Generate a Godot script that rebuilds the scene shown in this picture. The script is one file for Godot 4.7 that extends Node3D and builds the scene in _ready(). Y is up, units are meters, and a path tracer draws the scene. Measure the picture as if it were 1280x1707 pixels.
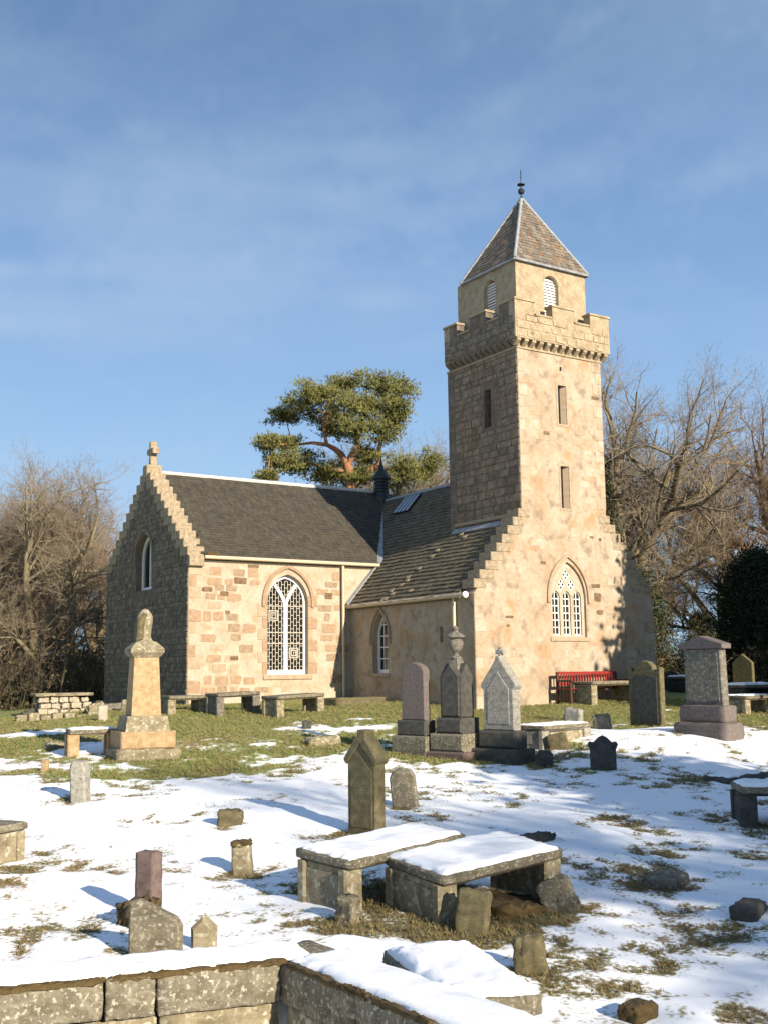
extends Node3D
# A small church with a battlemented tower in a snowy graveyard, low winter sun.

var rng := RandomNumberGenerator.new()
var taken := {}
var M := {}          # materials
var NB := {}         # cached noise bytes
const SUN_DIR := Vector3(-0.083, -0.39, -1.0)   # direction in which the light travels
const EYE := Vector3(-13.386, 0.836, 31.640)
const YAW := 0.5761
const PITCH := 0.1433
const ROLL := 0.0125

func _ready() -> void:
	build_light()
	make_materials()
	print("materials ", Time.get_ticks_msec())
	build_ground()
	print("ground ", Time.get_ticks_msec())
	build_church()
	print("church ", Time.get_ticks_msec())
	build_trees()
	build_graves()
	build_litter()
	print("all ", Time.get_ticks_msec())

func build_light() -> void:
	var cam := Camera3D.new()
	cam.name = "camera"
	add_child(cam)
	var fw := Vector3(sin(YAW), 0, -cos(YAW))
	var rt := Vector3(cos(YAW), 0, sin(YAW))
	var f := fw * cos(PITCH) + Vector3.UP * sin(PITCH)
	var up := Vector3.UP * cos(PITCH) - fw * sin(PITCH)
	var rx := rt * cos(ROLL) - up * sin(ROLL)
	var ux := rt * sin(ROLL) + up * cos(ROLL)
	cam.transform = Transform3D(Basis(rx, ux, -f), EYE)
	cam.fov = 49.74
	cam.near = 0.1
	cam.far = 1200.0
	cam.current = true
	var env := Environment.new()
	env.background_mode = Environment.BG_SKY
	env.sky = make_sky()
	env.background_energy_multiplier = 1.0
	env.tonemap_mode = Environment.TONE_MAPPER_LINEAR
	env.tonemap_exposure = 1.86
	env.sdfgi_enabled = true
	env.ssao_enabled = true
	env.ssil_enabled = true
	var we := WorldEnvironment.new()
	we.name = "world_environment"
	we.environment = env
	add_child(we)
	var sun := DirectionalLight3D.new()
	sun.name = "sun"
	sun.light_energy = 1.6
	sun.light_color = Color(1.0, 0.94, 0.85)
	sun.light_angular_distance = 0.5
	sun.shadow_enabled = true
	add_child(sun)
	sun.look_at_from_position(Vector3.ZERO, SUN_DIR, Vector3.UP)

# ------------------------------------------------------------------ mesh builder
class MB:
	var V := PackedVector3Array()
	var N := PackedVector3Array()
	var C := PackedColorArray()
	var col := Color(1, 1, 1)
	var use_col := false
	func tri(a: Vector3, b: Vector3, c: Vector3) -> void:      # counter-clockwise seen from outside
		var n := (b - a).cross(c - a).normalized()
		V.append(a); V.append(c); V.append(b)
		N.append(n); N.append(n); N.append(n)
		if use_col:
			C.append(col); C.append(col); C.append(col)
	func trin(a: Vector3, b: Vector3, c: Vector3, na: Vector3, nb: Vector3, nc: Vector3) -> void:
		V.append(a); V.append(c); V.append(b)
		N.append(na); N.append(nc); N.append(nb)
		if use_col:
			C.append(col); C.append(col); C.append(col)
	func quad(a: Vector3, b: Vector3, c: Vector3, d: Vector3) -> void:
		tri(a, b, c); tri(a, c, d)
	func box(lo: Vector3, hi: Vector3, xf := Transform3D.IDENTITY) -> void:
		var p := []
		for k in 8:
			p.append(xf * Vector3(hi.x if k & 1 else lo.x, hi.y if k & 2 else lo.y, hi.z if k & 4 else lo.z))
		quad(p[4], p[5], p[7], p[6]); quad(p[1], p[0], p[2], p[3])
		quad(p[5], p[1], p[3], p[7]); quad(p[0], p[4], p[6], p[2])
		quad(p[6], p[7], p[3], p[2]); quad(p[0], p[1], p[5], p[4])
	func prism(pts: Array, bev: float, xf := Transform3D.IDENTITY) -> void:
		# chamfered box given as [lo, hi]
		var lo: Vector3 = pts[0]
		var hi: Vector3 = pts[1]
		var o := PackedVector2Array([Vector2(lo.x, lo.y), Vector2(hi.x, lo.y), Vector2(hi.x, hi.y), Vector2(lo.x, hi.y)])
		extrude(o, [], lo.z, hi.z, xf, bev)
	func extrude(outline: PackedVector2Array, holes: Array, w0: float, w1: float, xf := Transform3D.IDENTITY, bev := 0.0) -> void:
		var o := outline
		if Geometry2D.is_polygon_clockwise(o) :
			o = outline.duplicate(); o.reverse()
		var n := o.size()
		var front := o
		if bev > 0.0:
			front = PackedVector2Array()
			for i in n:
				var e0 := (o[i] - o[(i + n - 1) % n]).normalized()
				var e1 := (o[(i + 1) % n] - o[i]).normalized()
				var m := Vector2(-e0.y, e0.x) + Vector2(-e1.y, e1.x)
				var l := m.length()
				if l < 0.2:
					m = Vector2(-e0.y, e0.x)
				else:
					m = m / l * (1.0 / maxf(0.5, l * 0.5))
				front.append(o[i] + m * bev)
		for side in 2:
			var w := w1 if side == 0 else w0
			for t in MB.cap(front, holes):
				var a := xf * Vector3(t[0].x, t[0].y, w)
				var b := xf * Vector3(t[1].x, t[1].y, w)
				var c := xf * Vector3(t[2].x, t[2].y, w)
				if side == 0: tri(a, b, c)
				else: tri(a, c, b)
		var wa := w0 + bev
		var wb := w1 - bev
		for i in n:
			var j := (i + 1) % n
			quad(xf * Vector3(o[i].x, o[i].y, wa), xf * Vector3(o[j].x, o[j].y, wa), xf * Vector3(o[j].x, o[j].y, wb), xf * Vector3(o[i].x, o[i].y, wb))
			if bev > 0.0:
				quad(xf * Vector3(o[i].x, o[i].y, wb), xf * Vector3(o[j].x, o[j].y, wb), xf * Vector3(front[j].x, front[j].y, w1), xf * Vector3(front[i].x, front[i].y, w1))
				quad(xf * Vector3(o[j].x, o[j].y, wa), xf * Vector3(o[i].x, o[i].y, wa), xf * Vector3(front[i].x, front[i].y, w0), xf * Vector3(front[j].x, front[j].y, w0))
		for h in holes:
			var q: PackedVector2Array = h
			if Geometry2D.is_polygon_clockwise(q):
				q = q.duplicate(); q.reverse()
			for i in q.size():
				var j := (i + 1) % q.size()
				quad(xf * Vector3(q[j].x, q[j].y, w0), xf * Vector3(q[i].x, q[i].y, w0), xf * Vector3(q[i].x, q[i].y, w1), xf * Vector3(q[j].x, q[j].y, w1))
	static func cap(o: PackedVector2Array, holes: Array) -> Array:
		var out := []
		var polys := []
		if holes.is_empty():
			polys.append(o)
		else:
			var lo := Vector2(1e9, 1e9)
			var hi := -lo
			for p in o:
				lo = lo.min(p); hi = hi.max(p)
			var cuts := [lo.x - 1.0, hi.x + 1.0]
			for h in holes:
				var a := 1e9
				var b := -1e9
				for p in h:
					a = minf(a, p.x); b = maxf(b, p.x)
				cuts.append((a + b) * 0.5)
			cuts.sort()
			for k in cuts.size() - 1:
				if cuts[k + 1] - cuts[k] < 1e-4: continue
				var strip := PackedVector2Array([Vector2(cuts[k], lo.y - 1), Vector2(cuts[k + 1], lo.y - 1), Vector2(cuts[k + 1], hi.y + 1), Vector2(cuts[k], hi.y + 1)])
				var pieces := Array(Geometry2D.intersect_polygons(o, strip))
				for h in holes:
					var nxt := []
					for pc in pieces:
						for r in Geometry2D.clip_polygons(pc, h):
							if not Geometry2D.is_polygon_clockwise(r): nxt.append(r)
					pieces = nxt
				polys.append_array(pieces)
		for pl in polys:
			var ix := Geometry2D.triangulate_polygon(pl)
			for k in range(0, ix.size(), 3):
				var a: Vector2 = pl[ix[k]]
				var b: Vector2 = pl[ix[k + 1]]
				var c: Vector2 = pl[ix[k + 2]]
				if (b - a).cross(c - a) < 0: out.append([a, c, b])
				else: out.append([a, b, c])
		return out
	func tube(pts: Array, rad: Array, sides: int, cap_end := true) -> void:
		var n := pts.size()
		var prev := []
		var prevn := []
		var ref := Vector3.UP
		for i in n:
			var d: Vector3 = (pts[mini(i + 1, n - 1)] - pts[maxi(i - 1, 0)]).normalized()
			if absf(d.dot(ref)) > 0.95: ref = Vector3.RIGHT if absf(d.x) < 0.9 else Vector3.BACK
			var s := d.cross(ref).normalized()
			var t := d.cross(s)
			ref = -t if t.dot(ref) < 0.0 else t
			var ring := []
			var rn := []
			for k in sides:
				var a := TAU * k / sides
				var m := s * cos(a) + t * sin(a)
				ring.append(pts[i] + m * rad[i]); rn.append(m)
			if i > 0:
				for k in sides:
					var l := (k + 1) % sides
					trin(prev[k], prev[l], ring[l], prevn[k], prevn[l], rn[l])
					trin(prev[k], ring[l], ring[k], prevn[k], rn[l], rn[k])
			if cap_end and (i == 0 or i == n - 1) and rad[i] > 0.004:
				for k in range(1, sides - 1):
					if i == 0: tri(ring[0], ring[k + 1], ring[k])
					else: tri(ring[0], ring[k], ring[k + 1])
			prev = ring; prevn = rn
	func twig(a: Vector3, b: Vector3, r: float) -> void:       # three-sided spike
		var d := (b - a).normalized()
		var s := d.cross(Vector3(0.31, 0.77, 0.55)).normalized()
		var t := d.cross(s)
		var p0 := s
		var p1 := s * -0.5 + t * 0.866
		var p2 := s * -0.5 - t * 0.866
		trin(a + p0 * r, a + p1 * r, b, p0, p1, p0)
		trin(a + p1 * r, a + p2 * r, b, p1, p2, p1)
		trin(a + p2 * r, a + p0 * r, b, p2, p0, p2)
	func lathe(prof: Array, n: int, xf := Transform3D.IDENTITY) -> void:     # Vector2(radius, y) from bottom to top
		for i in prof.size() - 1:
			var a: Vector2 = prof[i]
			var b: Vector2 = prof[i + 1]
			var sl := Vector2(b.y - a.y, a.x - b.x).normalized()
			for k in n:
				var t0 := TAU * k / n
				var t1 := TAU * (k + 1) / n
				var c0 := Vector3(cos(t0), 0, -sin(t0))
				var c1 := Vector3(cos(t1), 0, -sin(t1))
				var n0 := (xf.basis * (c0 * sl.x + Vector3.UP * sl.y)).normalized()
				var n1 := (xf.basis * (c1 * sl.x + Vector3.UP * sl.y)).normalized()
				var A := xf * (c0 * a.x + Vector3.UP * a.y)
				var B := xf * (c1 * a.x + Vector3.UP * a.y)
				var D := xf * (c1 * b.x + Vector3.UP * b.y)
				var E2 := xf * (c0 * b.x + Vector3.UP * b.y)
				if a.x > 1e-5: trin(A, B, D, n0, n1, n1)
				if b.x > 1e-5: trin(A, D, E2, n0, n1, n0)
	func mesh() -> ArrayMesh:
		var m := ArrayMesh.new()
		if V.is_empty(): return m
		var arr := []
		arr.resize(Mesh.ARRAY_MAX)
		arr[Mesh.ARRAY_VERTEX] = V
		arr[Mesh.ARRAY_NORMAL] = N
		if use_col: arr[Mesh.ARRAY_COLOR] = C
		m.add_surface_from_arrays(Mesh.PRIMITIVE_TRIANGLES, arr)
		return m
	func smooth_mesh() -> ArrayMesh:
		var st := SurfaceTool.new()
		st.begin(Mesh.PRIMITIVE_TRIANGLES)
		st.set_smooth_group(0)
		for v in V:
			st.add_vertex(v)
		st.generate_normals()
		return st.commit()

# ------------------------------------------------------------------ scene helpers
func numbered(called: String) -> String:
	if not taken.has(called):
		taken[called] = 0
		return called
	taken[called] += 1
	return "%s_%03d" % [called, taken[called]]

func thing(called: String, label: String, category: String, at := Vector3.ZERO, turn := 0.0, group := "") -> Node3D:
	var o := Node3D.new()
	o.name = numbered(called)
	add_child(o)
	o.position = at
	o.rotation_degrees.y = turn
	o.set_meta("label", label)
	o.set_meta("category", category)
	o.set_meta("kind", "thing")
	if group: o.set_meta("group", group)
	return o

func part(parent: Node3D, called: String, mesh: Mesh, mat: Material, label := "") -> MeshInstance3D:
	var o := MeshInstance3D.new()
	o.name = called
	o.mesh = mesh
	o.material_override = mat
	parent.add_child(o, true)
	if label: o.set_meta("label", label)
	return o

func structure(called: String, mesh: Mesh, mat: Material, label := "") -> MeshInstance3D:
	var o := part(self, called, mesh, mat)
	taken[called] = 0
	o.set_meta("kind", "structure")
	o.set_meta("label", label)
	o.set_meta("category", called.replace("_", " "))
	return o

func xleft(x: float) -> Transform3D:      # local (a, b, w) -> a along +Z, b up, w out along -X
	return Transform3D(Basis(Vector3(0, 0, 1), Vector3.UP, Vector3(-1, 0, 0)), Vector3(x, 0, 0))
func xfront(z: float) -> Transform3D:
	return Transform3D(Basis.IDENTITY, Vector3(0, 0, z))

func arch(cx: float, w: float, y0: float, ys: float, ya: float, n := 7) -> PackedVector2Array:
	var a := w * 0.5
	var r := ya - ys
	var R := (a * a + r * r) / (2.0 * a)
	var th := asin(clampf(r / R, -1, 1))
	if r < a: th = PI - th if R < a else th
	var out := PackedVector2Array([Vector2(cx - a, y0), Vector2(cx + a, y0)])
	for k in n + 1:
		var t := th * k / n
		out.append(Vector2(cx + a - R + R * cos(t), ys + R * sin(t)))
	for k in range(n - 1, -1, -1):
		var t := th * k / n
		out.append(Vector2(cx - a + R - R * cos(t), ys + R * sin(t)))
	return out

func band(pts: Array, w: float) -> PackedVector2Array:
	var l := PackedVector2Array()
	var r := PackedVector2Array()
	for i in pts.size():
		var d: Vector2 = (pts[mini(i + 1, pts.size() - 1)] - pts[maxi(i - 1, 0)]).normalized()
		var n := Vector2(-d.y, d.x) * w * 0.5
		l.append(pts[i] + n); r.append(pts[i] - n)
	l.reverse()
	r.append_array(l)
	return r

func rect(x0: float, y0: float, x1: float, y1: float) -> PackedVector2Array:
	return PackedVector2Array([Vector2(x0, y0), Vector2(x1, y0), Vector2(x1, y1), Vector2(x0, y1)])

func P2(a: Array) -> PackedVector2Array:
	var o := PackedVector2Array()
	for k in range(0, a.size(), 2): o.append(Vector2(a[k], a[k + 1]))
	return o

# a weathered block: a subdivided box with rounded edges and uneven faces, base at y = 0
func rough(mb: MB, size: Vector3, seed_: int, n := 5, amp := 0.02, rnd := 0.12, xf := Transform3D.IDENTITY) -> void:
	var fn := FastNoiseLite.new()
	fn.seed = seed_; fn.frequency = 2.2 / maxf(0.25, size.length()) * 1.6
	var g := {}
	for f in 6:
		var rows := []
		for i in n + 1:
			var row := []
			for j in n + 1:
				var u := -1.0 + 2.0 * i / n
				var v := -1.0 + 2.0 * j / n
				var p: Vector3 = [Vector3(1, v, -u), Vector3(-1, v, u), Vector3(u, 1, -v), Vector3(u, -1, v), Vector3(u, v, 1), Vector3(-u, v, -1)][f]
				var q := p
				var m := (p / pow(pow(absf(p.x), 8) + pow(absf(p.y), 8) + pow(absf(p.z), 8), 0.125))
				q = p.lerp(m, minf(1.0, rnd * 6.0))
				q = q * size * 0.5
				var nn := Vector3(fn.get_noise_3dv(q * 3.0), fn.get_noise_3dv(q * 3.0 + Vector3(31, 7, 3)), fn.get_noise_3dv(q * 3.0 + Vector3(5, 57, 13)))
				q += nn * amp * 2.0
				row.append(xf * (q + Vector3(0, size.y * 0.5, 0)))
			rows.append(row)
		for i in n:
			for j in n:
				mb.quad(rows[i][j], rows[i + 1][j], rows[i + 1][j + 1], rows[i][j + 1])

func snow_cap(w: float, l: float, h: float, seed_: int, nx := 18, nz := 18, gone := 0.0) -> ArrayMesh:
	# settled snow on a flat top: rounded margins, uneven edge
	var fn := FastNoiseLite.new()
	fn.seed = seed_; fn.frequency = 1.6
	var mb := MB.new()
	var rows := []
	for i in nx + 1:
		var row := []
		for j in nz + 1:
			var u := -1.0 + 2.0 * i / nx
			var v := -1.0 + 2.0 * j / nz
			u = signf(u) * (1.0 - pow(1.0 - absf(u), 1.6)); v = signf(v) * (1.0 - pow(1.0 - absf(v), 1.6))
			var x := u * w * 0.5
			var z := v * l * 0.5
			var ed := minf(w * 0.5 - absf(x), l * 0.5 - absf(z))
			var bite := 0.050 * (fn.get_noise_2d(x * 4.5 + 9.0, z * 4.5) + 0.25) + gone
			x -= signf(u) * maxf(0.0, bite) * absf(u); z -= signf(v) * maxf(0.0, bite) * absf(v)
			var y := h * pow(clampf(ed / 0.075, 0.0, 1.0), 0.5) * (1.0 + 0.35 * fn.get_noise_2d(x * 1.3, z * 1.3)) + 0.012 * fn.get_noise_2d(x * 7, z * 7) * clampf(ed / 0.05, 0, 1)
			row.append(Vector3(x, y - 0.004, z))
		rows.append(row)
	for i in nx:
		for j in nz:
			mb.quad(rows[i][j], rows[i][j + 1], rows[i + 1][j + 1], rows[i + 1][j])
	return mb.smooth_mesh()

# ------------------------------------------------------------------ textures and materials
func noise_bytes(kind: int, freq: float, oct: int, seed_: int, sz: int) -> PackedByteArray:
	var key := "%d_%f_%d_%d_%d" % [kind, freq, oct, seed_, sz]
	if NB.has(key): return NB[key]
	var fn := FastNoiseLite.new()
	fn.seed = seed_
	fn.frequency = freq
	fn.noise_type = FastNoiseLite.TYPE_CELLULAR if kind == 1 else FastNoiseLite.TYPE_SIMPLEX_SMOOTH
	fn.fractal_octaves = oct
	if oct <= 1: fn.fractal_type = FastNoiseLite.FRACTAL_NONE
	if kind == 1:
		fn.cellular_return_type = FastNoiseLite.RETURN_DISTANCE
	var im := fn.get_seamless_image(sz, sz, false, false, 0.12, true)
	im.convert(Image.FORMAT_L8)
	NB[key] = im.get_data()
	return NB[key]

func stone_tex(ramp: Array, lichen: Color, amount: float, seed_: int, grain := 0.16, second := Color(0, 0, 0, 0), spot := 14.0, soft := 18.0, sz := 512) -> ImageTexture:
	var coarse := noise_bytes(0, 4.0 / sz, 4, 11 + seed_ % 3, sz)
	var mid := noise_bytes(0, 22.0 / sz, 3, 21 + seed_ % 2, sz)
	var fine := noise_bytes(0, 90.0 / sz, 2, 31, sz)
	var spots := noise_bytes(0, spot / sz, 3 if spot < 12.0 else 4, 41 + seed_ % 4, sz)
	var spots2 := noise_bytes(0, 9.0 / sz, 4, 51 + seed_ % 4, sz)
	var lut := []
	for k in 256:
		var t := clampf((k / 255.0 - 0.2) / 0.6, 0.0, 1.0) * (ramp.size() - 1)
		var i := mini(int(t), ramp.size() - 2)
		lut.append(ramp[i].lerp(ramp[i + 1], t - i))
	var out := PackedByteArray()
	out.resize(sz * sz * 3)
	var thr := 255.0 * (1.0 - amount)
	var lr := lichen.r; var lg := lichen.g; var lb := lichen.b
	var sh: int = (seed_ * 7919) % (sz * sz)
	var total := sz * sz
	for p in total:
		var q := (p + sh) % total
		var c: Color = lut[(coarse[q] * 5 + mid[q] * 3) >> 3]
		var r := c.r; var g := c.g; var b := c.b
		if second.a > 0.0:
			var s2 := clampf((spots2[p] - 150.0) / 75.0, 0.0, 1.0) * second.a
			r += (second.r - r) * s2; g += (second.g - g) * s2; b += (second.b - b) * s2
		var s := clampf((spots[q] - thr) / soft, 0.0, 1.0)
		if s > 0.0:
			r += (lr - r) * s; g += (lg - g) * s; b += (lb - b) * s
		var k := (1.0 + grain * (fine[p] - 128.0) / 128.0) * 255.0
		out[p * 3] = clampi(int(r * k), 0, 255)
		out[p * 3 + 1] = clampi(int(g * k), 0, 255)
		out[p * 3 + 2] = clampi(int(b * k), 0, 255)
	var im := Image.create_from_data(sz, sz, false, Image.FORMAT_RGB8, out)
	return ImageTexture.create_from_image(im)

func normal_tex(freq: float, oct: int, seed_: int, strength: float, sz := 512, kind := 0) -> ImageTexture:
	var im := Image.create_from_data(sz, sz, false, Image.FORMAT_L8, noise_bytes(kind, freq / sz, oct, seed_, sz))
	im.convert(Image.FORMAT_RGBA8)
	im.bump_map_to_normal_map(strength)
	return ImageTexture.create_from_image(im)

func c8(r: int, g: int, b: int) -> Color:
	return Color(r / 255.0, g / 255.0, b / 255.0)

func mat_tex(tex: Texture2D, metres: float, rough_ := 0.9, nrm: Texture2D = null, ns := 0.6, vcol := false) -> StandardMaterial3D:
	var m := StandardMaterial3D.new()
	m.albedo_texture = tex
	m.uv1_triplanar = true
	m.uv1_world_triplanar = true
	m.uv1_scale = Vector3.ONE / metres
	m.roughness = rough_
	if nrm:
		m.normal_enabled = true
		m.normal_texture = nrm
		m.normal_scale = ns
	m.vertex_color_use_as_albedo = vcol
	return m

func mat_flat(c: Color, rough_ := 0.7, metal := 0.0) -> StandardMaterial3D:
	var m := StandardMaterial3D.new()
	m.albedo_color = c
	m.roughness = rough_
	m.metallic = metal
	return m

func make_materials() -> void:
	var bump := normal_tex(60.0, 3, 61, 3.0)
	var bump2 := normal_tex(24.0, 4, 62, 4.0)
	# church
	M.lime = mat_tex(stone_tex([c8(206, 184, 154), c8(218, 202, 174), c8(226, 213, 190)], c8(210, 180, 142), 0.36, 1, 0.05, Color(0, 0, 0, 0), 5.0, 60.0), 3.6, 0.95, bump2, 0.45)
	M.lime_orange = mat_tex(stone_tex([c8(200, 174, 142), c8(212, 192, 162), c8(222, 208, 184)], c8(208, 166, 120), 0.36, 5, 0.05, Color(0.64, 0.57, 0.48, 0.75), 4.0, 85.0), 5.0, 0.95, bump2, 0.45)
	M.stone_tan = mat_tex(stone_tex([c8(184, 150, 116), c8(198, 168, 134), c8(208, 182, 150)], c8(178, 138, 98), 0.24, 2, 0.08, Color(0, 0, 0, 0), 8.0, 40.0), 0.9, 0.95, bump, 0.6)
	M.stone_buff = mat_tex(stone_tex([c8(194, 168, 134), c8(206, 184, 152), c8(216, 198, 168)], c8(196, 156, 112), 0.25, 3, 0.07, Color(0, 0, 0, 0), 8.0, 40.0), 0.9, 0.95, bump, 0.6)
	M.stone_grey = mat_tex(stone_tex([c8(166, 142, 112), c8(186, 162, 130), c8(200, 178, 146)], c8(150, 128, 100), 0.25, 4, 0.10, Color(0, 0, 0, 0), 8.0, 30.0), 0.8, 0.95, bump, 0.7)
	M.stone_dark = mat_tex(stone_tex([c8(112, 92, 70), c8(146, 118, 90), c8(170, 142, 110)], c8(84, 72, 58), 0.3, 6, 0.14), 0.7, 0.95, bump, 0.8)
	M.rubble = mat_tex(stone_tex([c8(100, 90, 78), c8(128, 116, 100), c8(156, 144, 126)], c8(186, 178, 158), 0.27, 7, 0.20), 1.1, 0.96, bump2, 0.8, true)
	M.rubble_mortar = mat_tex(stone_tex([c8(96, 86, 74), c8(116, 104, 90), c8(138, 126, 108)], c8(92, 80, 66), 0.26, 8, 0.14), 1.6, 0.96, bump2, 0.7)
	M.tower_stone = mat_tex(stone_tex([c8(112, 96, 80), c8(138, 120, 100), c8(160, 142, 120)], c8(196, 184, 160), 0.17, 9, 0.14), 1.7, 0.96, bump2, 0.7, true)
	M.parapet = mat_tex(stone_tex([c8(172, 152, 118), c8(194, 174, 138), c8(210, 194, 160)], c8(128, 116, 90), 0.24, 10, 0.12, Color(0.80, 0.76, 0.66, 0.6), 16.0, 30.0), 1.7, 0.95, bump2, 0.7)
	M.crow = mat_tex(stone_tex([c8(150, 134, 108), c8(184, 166, 134), c8(206, 192, 162)], c8(110, 104, 86), 0.26, 11, 0.14), 0.8, 0.95, bump, 0.8)
	M.slate = mat_tex(stone_tex([c8(74, 70, 62), c8(94, 88, 76), c8(112, 104, 86)], c8(128, 120, 84), 0.22, 12, 0.14), 1.3, 0.85, bump, 0.5, true)
	M.slate_wing = mat_tex(stone_tex([c8(84, 78, 66), c8(104, 96, 80), c8(126, 116, 94)], c8(146, 136, 100), 0.24, 13, 0.16), 1.3, 0.88, bump, 0.7, true)
	M.slate_spire = mat_tex(stone_tex([c8(112, 104, 94), c8(142, 132, 118), c8(166, 156, 138)], c8(204, 132, 58), 0.27, 14, 0.15, Color(0, 0, 0, 0), 6.0, 30.0), 2.0, 0.85, bump, 0.6, true)
	M.lead = mat_tex(stone_tex([c8(140, 144, 150), c8(164, 168, 172), c8(186, 188, 190)], c8(120, 122, 124), 0.2, 15, 0.06), 1.0, 0.6)
	M.ridge = mat_tex(stone_tex([c8(196, 192, 182), c8(220, 216, 206), c8(232, 230, 222)], c8(160, 156, 144), 0.16, 16, 0.08), 0.8, 0.8)
	M.cream = mat_flat(c8(188, 172, 144), 0.5)
	M.white = mat_flat(c8(222, 220, 214), 0.45)
	M.lattice = mat_flat(c8(160, 154, 140), 0.6)
	M.black = mat_flat(c8(26, 28, 30), 0.5)
	M.iron = mat_flat(c8(36, 44, 50), 0.5, 0.3)
	var gl := StandardMaterial3D.new()
	gl.albedo_color = Color(0.10, 0.11, 0.12, 0.62)
	gl.transparency = BaseMaterial3D.TRANSPARENCY_ALPHA
	gl.roughness = 0.06
	gl.metallic_specular = 0.6
	M.glass = gl
	var sg := mat_flat(c8(150, 160, 168), 0.15)
	M.skyglass = sg
	# graveyard
	M.grave_grey = mat_tex(stone_tex([c8(104, 98, 88), c8(132, 126, 114), c8(156, 150, 138)], c8(186, 184, 172), 0.24, 17, 0.14, Color(0.33, 0.31, 0.22, 0.7), 9.0, 16.0), 0.7, 0.92, bump, 0.8)
	M.grave_pale = mat_tex(stone_tex([c8(146, 142, 130), c8(176, 172, 160), c8(198, 194, 182)], c8(92, 90, 82), 0.27, 18, 0.14, Color(0, 0, 0, 0), 10.0, 16.0), 0.6, 0.92, bump, 0.8)
	M.grave_dark = mat_tex(stone_tex([c8(62, 62, 58), c8(84, 82, 76), c8(104, 102, 94)], c8(150, 150, 140), 0.18, 19, 0.18), 0.6, 0.9, bump, 0.8)
	M.grave_olive = mat_tex(stone_tex([c8(82, 76, 54), c8(108, 100, 72), c8(136, 126, 96)], c8(88, 84, 36), 0.32, 20, 0.18), 0.7, 0.93, bump, 0.8)
	M.grave_tan = mat_tex(stone_tex([c8(166, 138, 100), c8(190, 162, 122), c8(206, 182, 144)], c8(206, 160, 108), 0.28, 21, 0.10, Color(0.52, 0.48, 0.40, 0.6), 6.0, 40.0), 0.8, 0.92, bump, 0.5)
	M.grave_pink = mat_tex(stone_tex([c8(112, 92, 86), c8(136, 114, 107), c8(156, 134, 127)], c8(92, 80, 76), 0.3, 22, 0.24), 0.4, 0.85, bump, 0.5)
	M.grave_mauve = mat_tex(stone_tex([c8(110, 98, 94), c8(134, 122, 116), c8(150, 138, 132)], c8(120, 112, 108), 0.3, 23, 0.2), 0.4, 0.8, bump, 0.4)
	M.lichen_stone = mat_tex(stone_tex([c8(94, 88, 72), c8(122, 114, 96), c8(146, 138, 118)], c8(190, 186, 168), 0.36, 24, 0.18, Color(0.34, 0.31, 0.18, 0.7), 16.0, 34.0), 0.9, 0.94, bump, 0.9)
	M.wall_stone = mat_tex(stone_tex([c8(118, 108, 84), c8(152, 140, 112), c8(178, 166, 138)], c8(196, 194, 172), 0.32, 25, 0.12, Color(0, 0, 0, 0), 8.0, 20.0), 1.0, 0.95, bump, 0.8)
	M.whitewash = mat_tex(stone_tex([c8(176, 162, 138), c8(204, 192, 170), c8(222, 214, 196)], c8(120, 108, 88), 0.26, 26, 0.12), 0.9, 0.95, bump, 0.8)
	M.moss = mat_tex(stone_tex([c8(58, 50, 26), c8(76, 64, 34), c8(94, 78, 46)], c8(104, 68, 48), 0.3, 27, 0.35), 0.3, 1.0, bump, 1.2)
	M.snow = mat_tex(stone_tex([c8(236, 239, 244), c8(242, 244, 247), c8(247, 248, 250)], c8(232, 236, 243), 0.2, 28, 0.015), 0.7, 0.85, normal_tex(30.0, 4, 63, 2.0), 0.7)
	M.red_paint = mat_tex(stone_tex([c8(128, 26, 20), c8(150, 34, 26), c8(160, 44, 34)], c8(120, 26, 22), 0.2, 29, 0.08), 0.5, 0.55)
	M.brown_paint = mat_flat(c8(70, 40, 30), 0.6)
	# plants
	M.bark = mat_tex(stone_tex([c8(84, 74, 60), c8(116, 104, 84), c8(146, 134, 108)], c8(112, 118, 70), 0.34, 30, 0.26), 0.9, 0.97, bump, 1.0)
	M.twig = mat_flat(c8(132, 119, 100), 0.95)
	M.twig_red = mat_flat(c8(128, 106, 86), 0.95)
	M.pine_bark = mat_tex(stone_tex([c8(140, 96, 68), c8(172, 122, 88), c8(194, 148, 112)], c8(120, 84, 62), 0.26, 32, 0.2), 0.8, 0.95, bump, 0.9)
	M.needles = mat_flat(Color(1, 1, 1), 0.85)
	M.needles.vertex_color_use_as_albedo = true
	M.needles.backlight_enabled = true
	M.needles.backlight = Color(0.08, 0.09, 0.03)
	M.grass_blade = mat_flat(Color(1, 1, 1), 0.9)
	M.grass_blade.vertex_color_use_as_albedo = true
	var tints := {lime = 0.765, lime_orange = 0.765, stone_tan = 0.77, stone_buff = 0.77, stone_grey = 0.775, stone_dark = 0.78, parapet = 0.80, crow = 0.82, rubble = 0.92, rubble_mortar = 0.92, tower_stone = 0.94, slate = 0.76, slate_wing = 0.98, slate_spire = 0.82, lead = 0.85, ridge = 0.84, grave_tan = 0.84, grave_pale = 0.80, grave_grey = 0.82, grave_mauve = 0.75, grave_olive = 0.88, grave_pink = 0.78, whitewash = 0.84, wall_stone = 0.84, lichen_stone = 0.88, grave_dark = 0.82, red_paint = 0.9, bark = 1.0, pine_bark = 0.9}
	for k in tints: M[k].albedo_color = Color(tints[k], tints[k], tints[k])
	for k in ["lime", "lime_orange", "stone_tan", "stone_buff", "stone_grey", "parapet", "crow"]: M[k].albedo_color = Color(tints[k], tints[k], tints[k] * 1.025)

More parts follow.
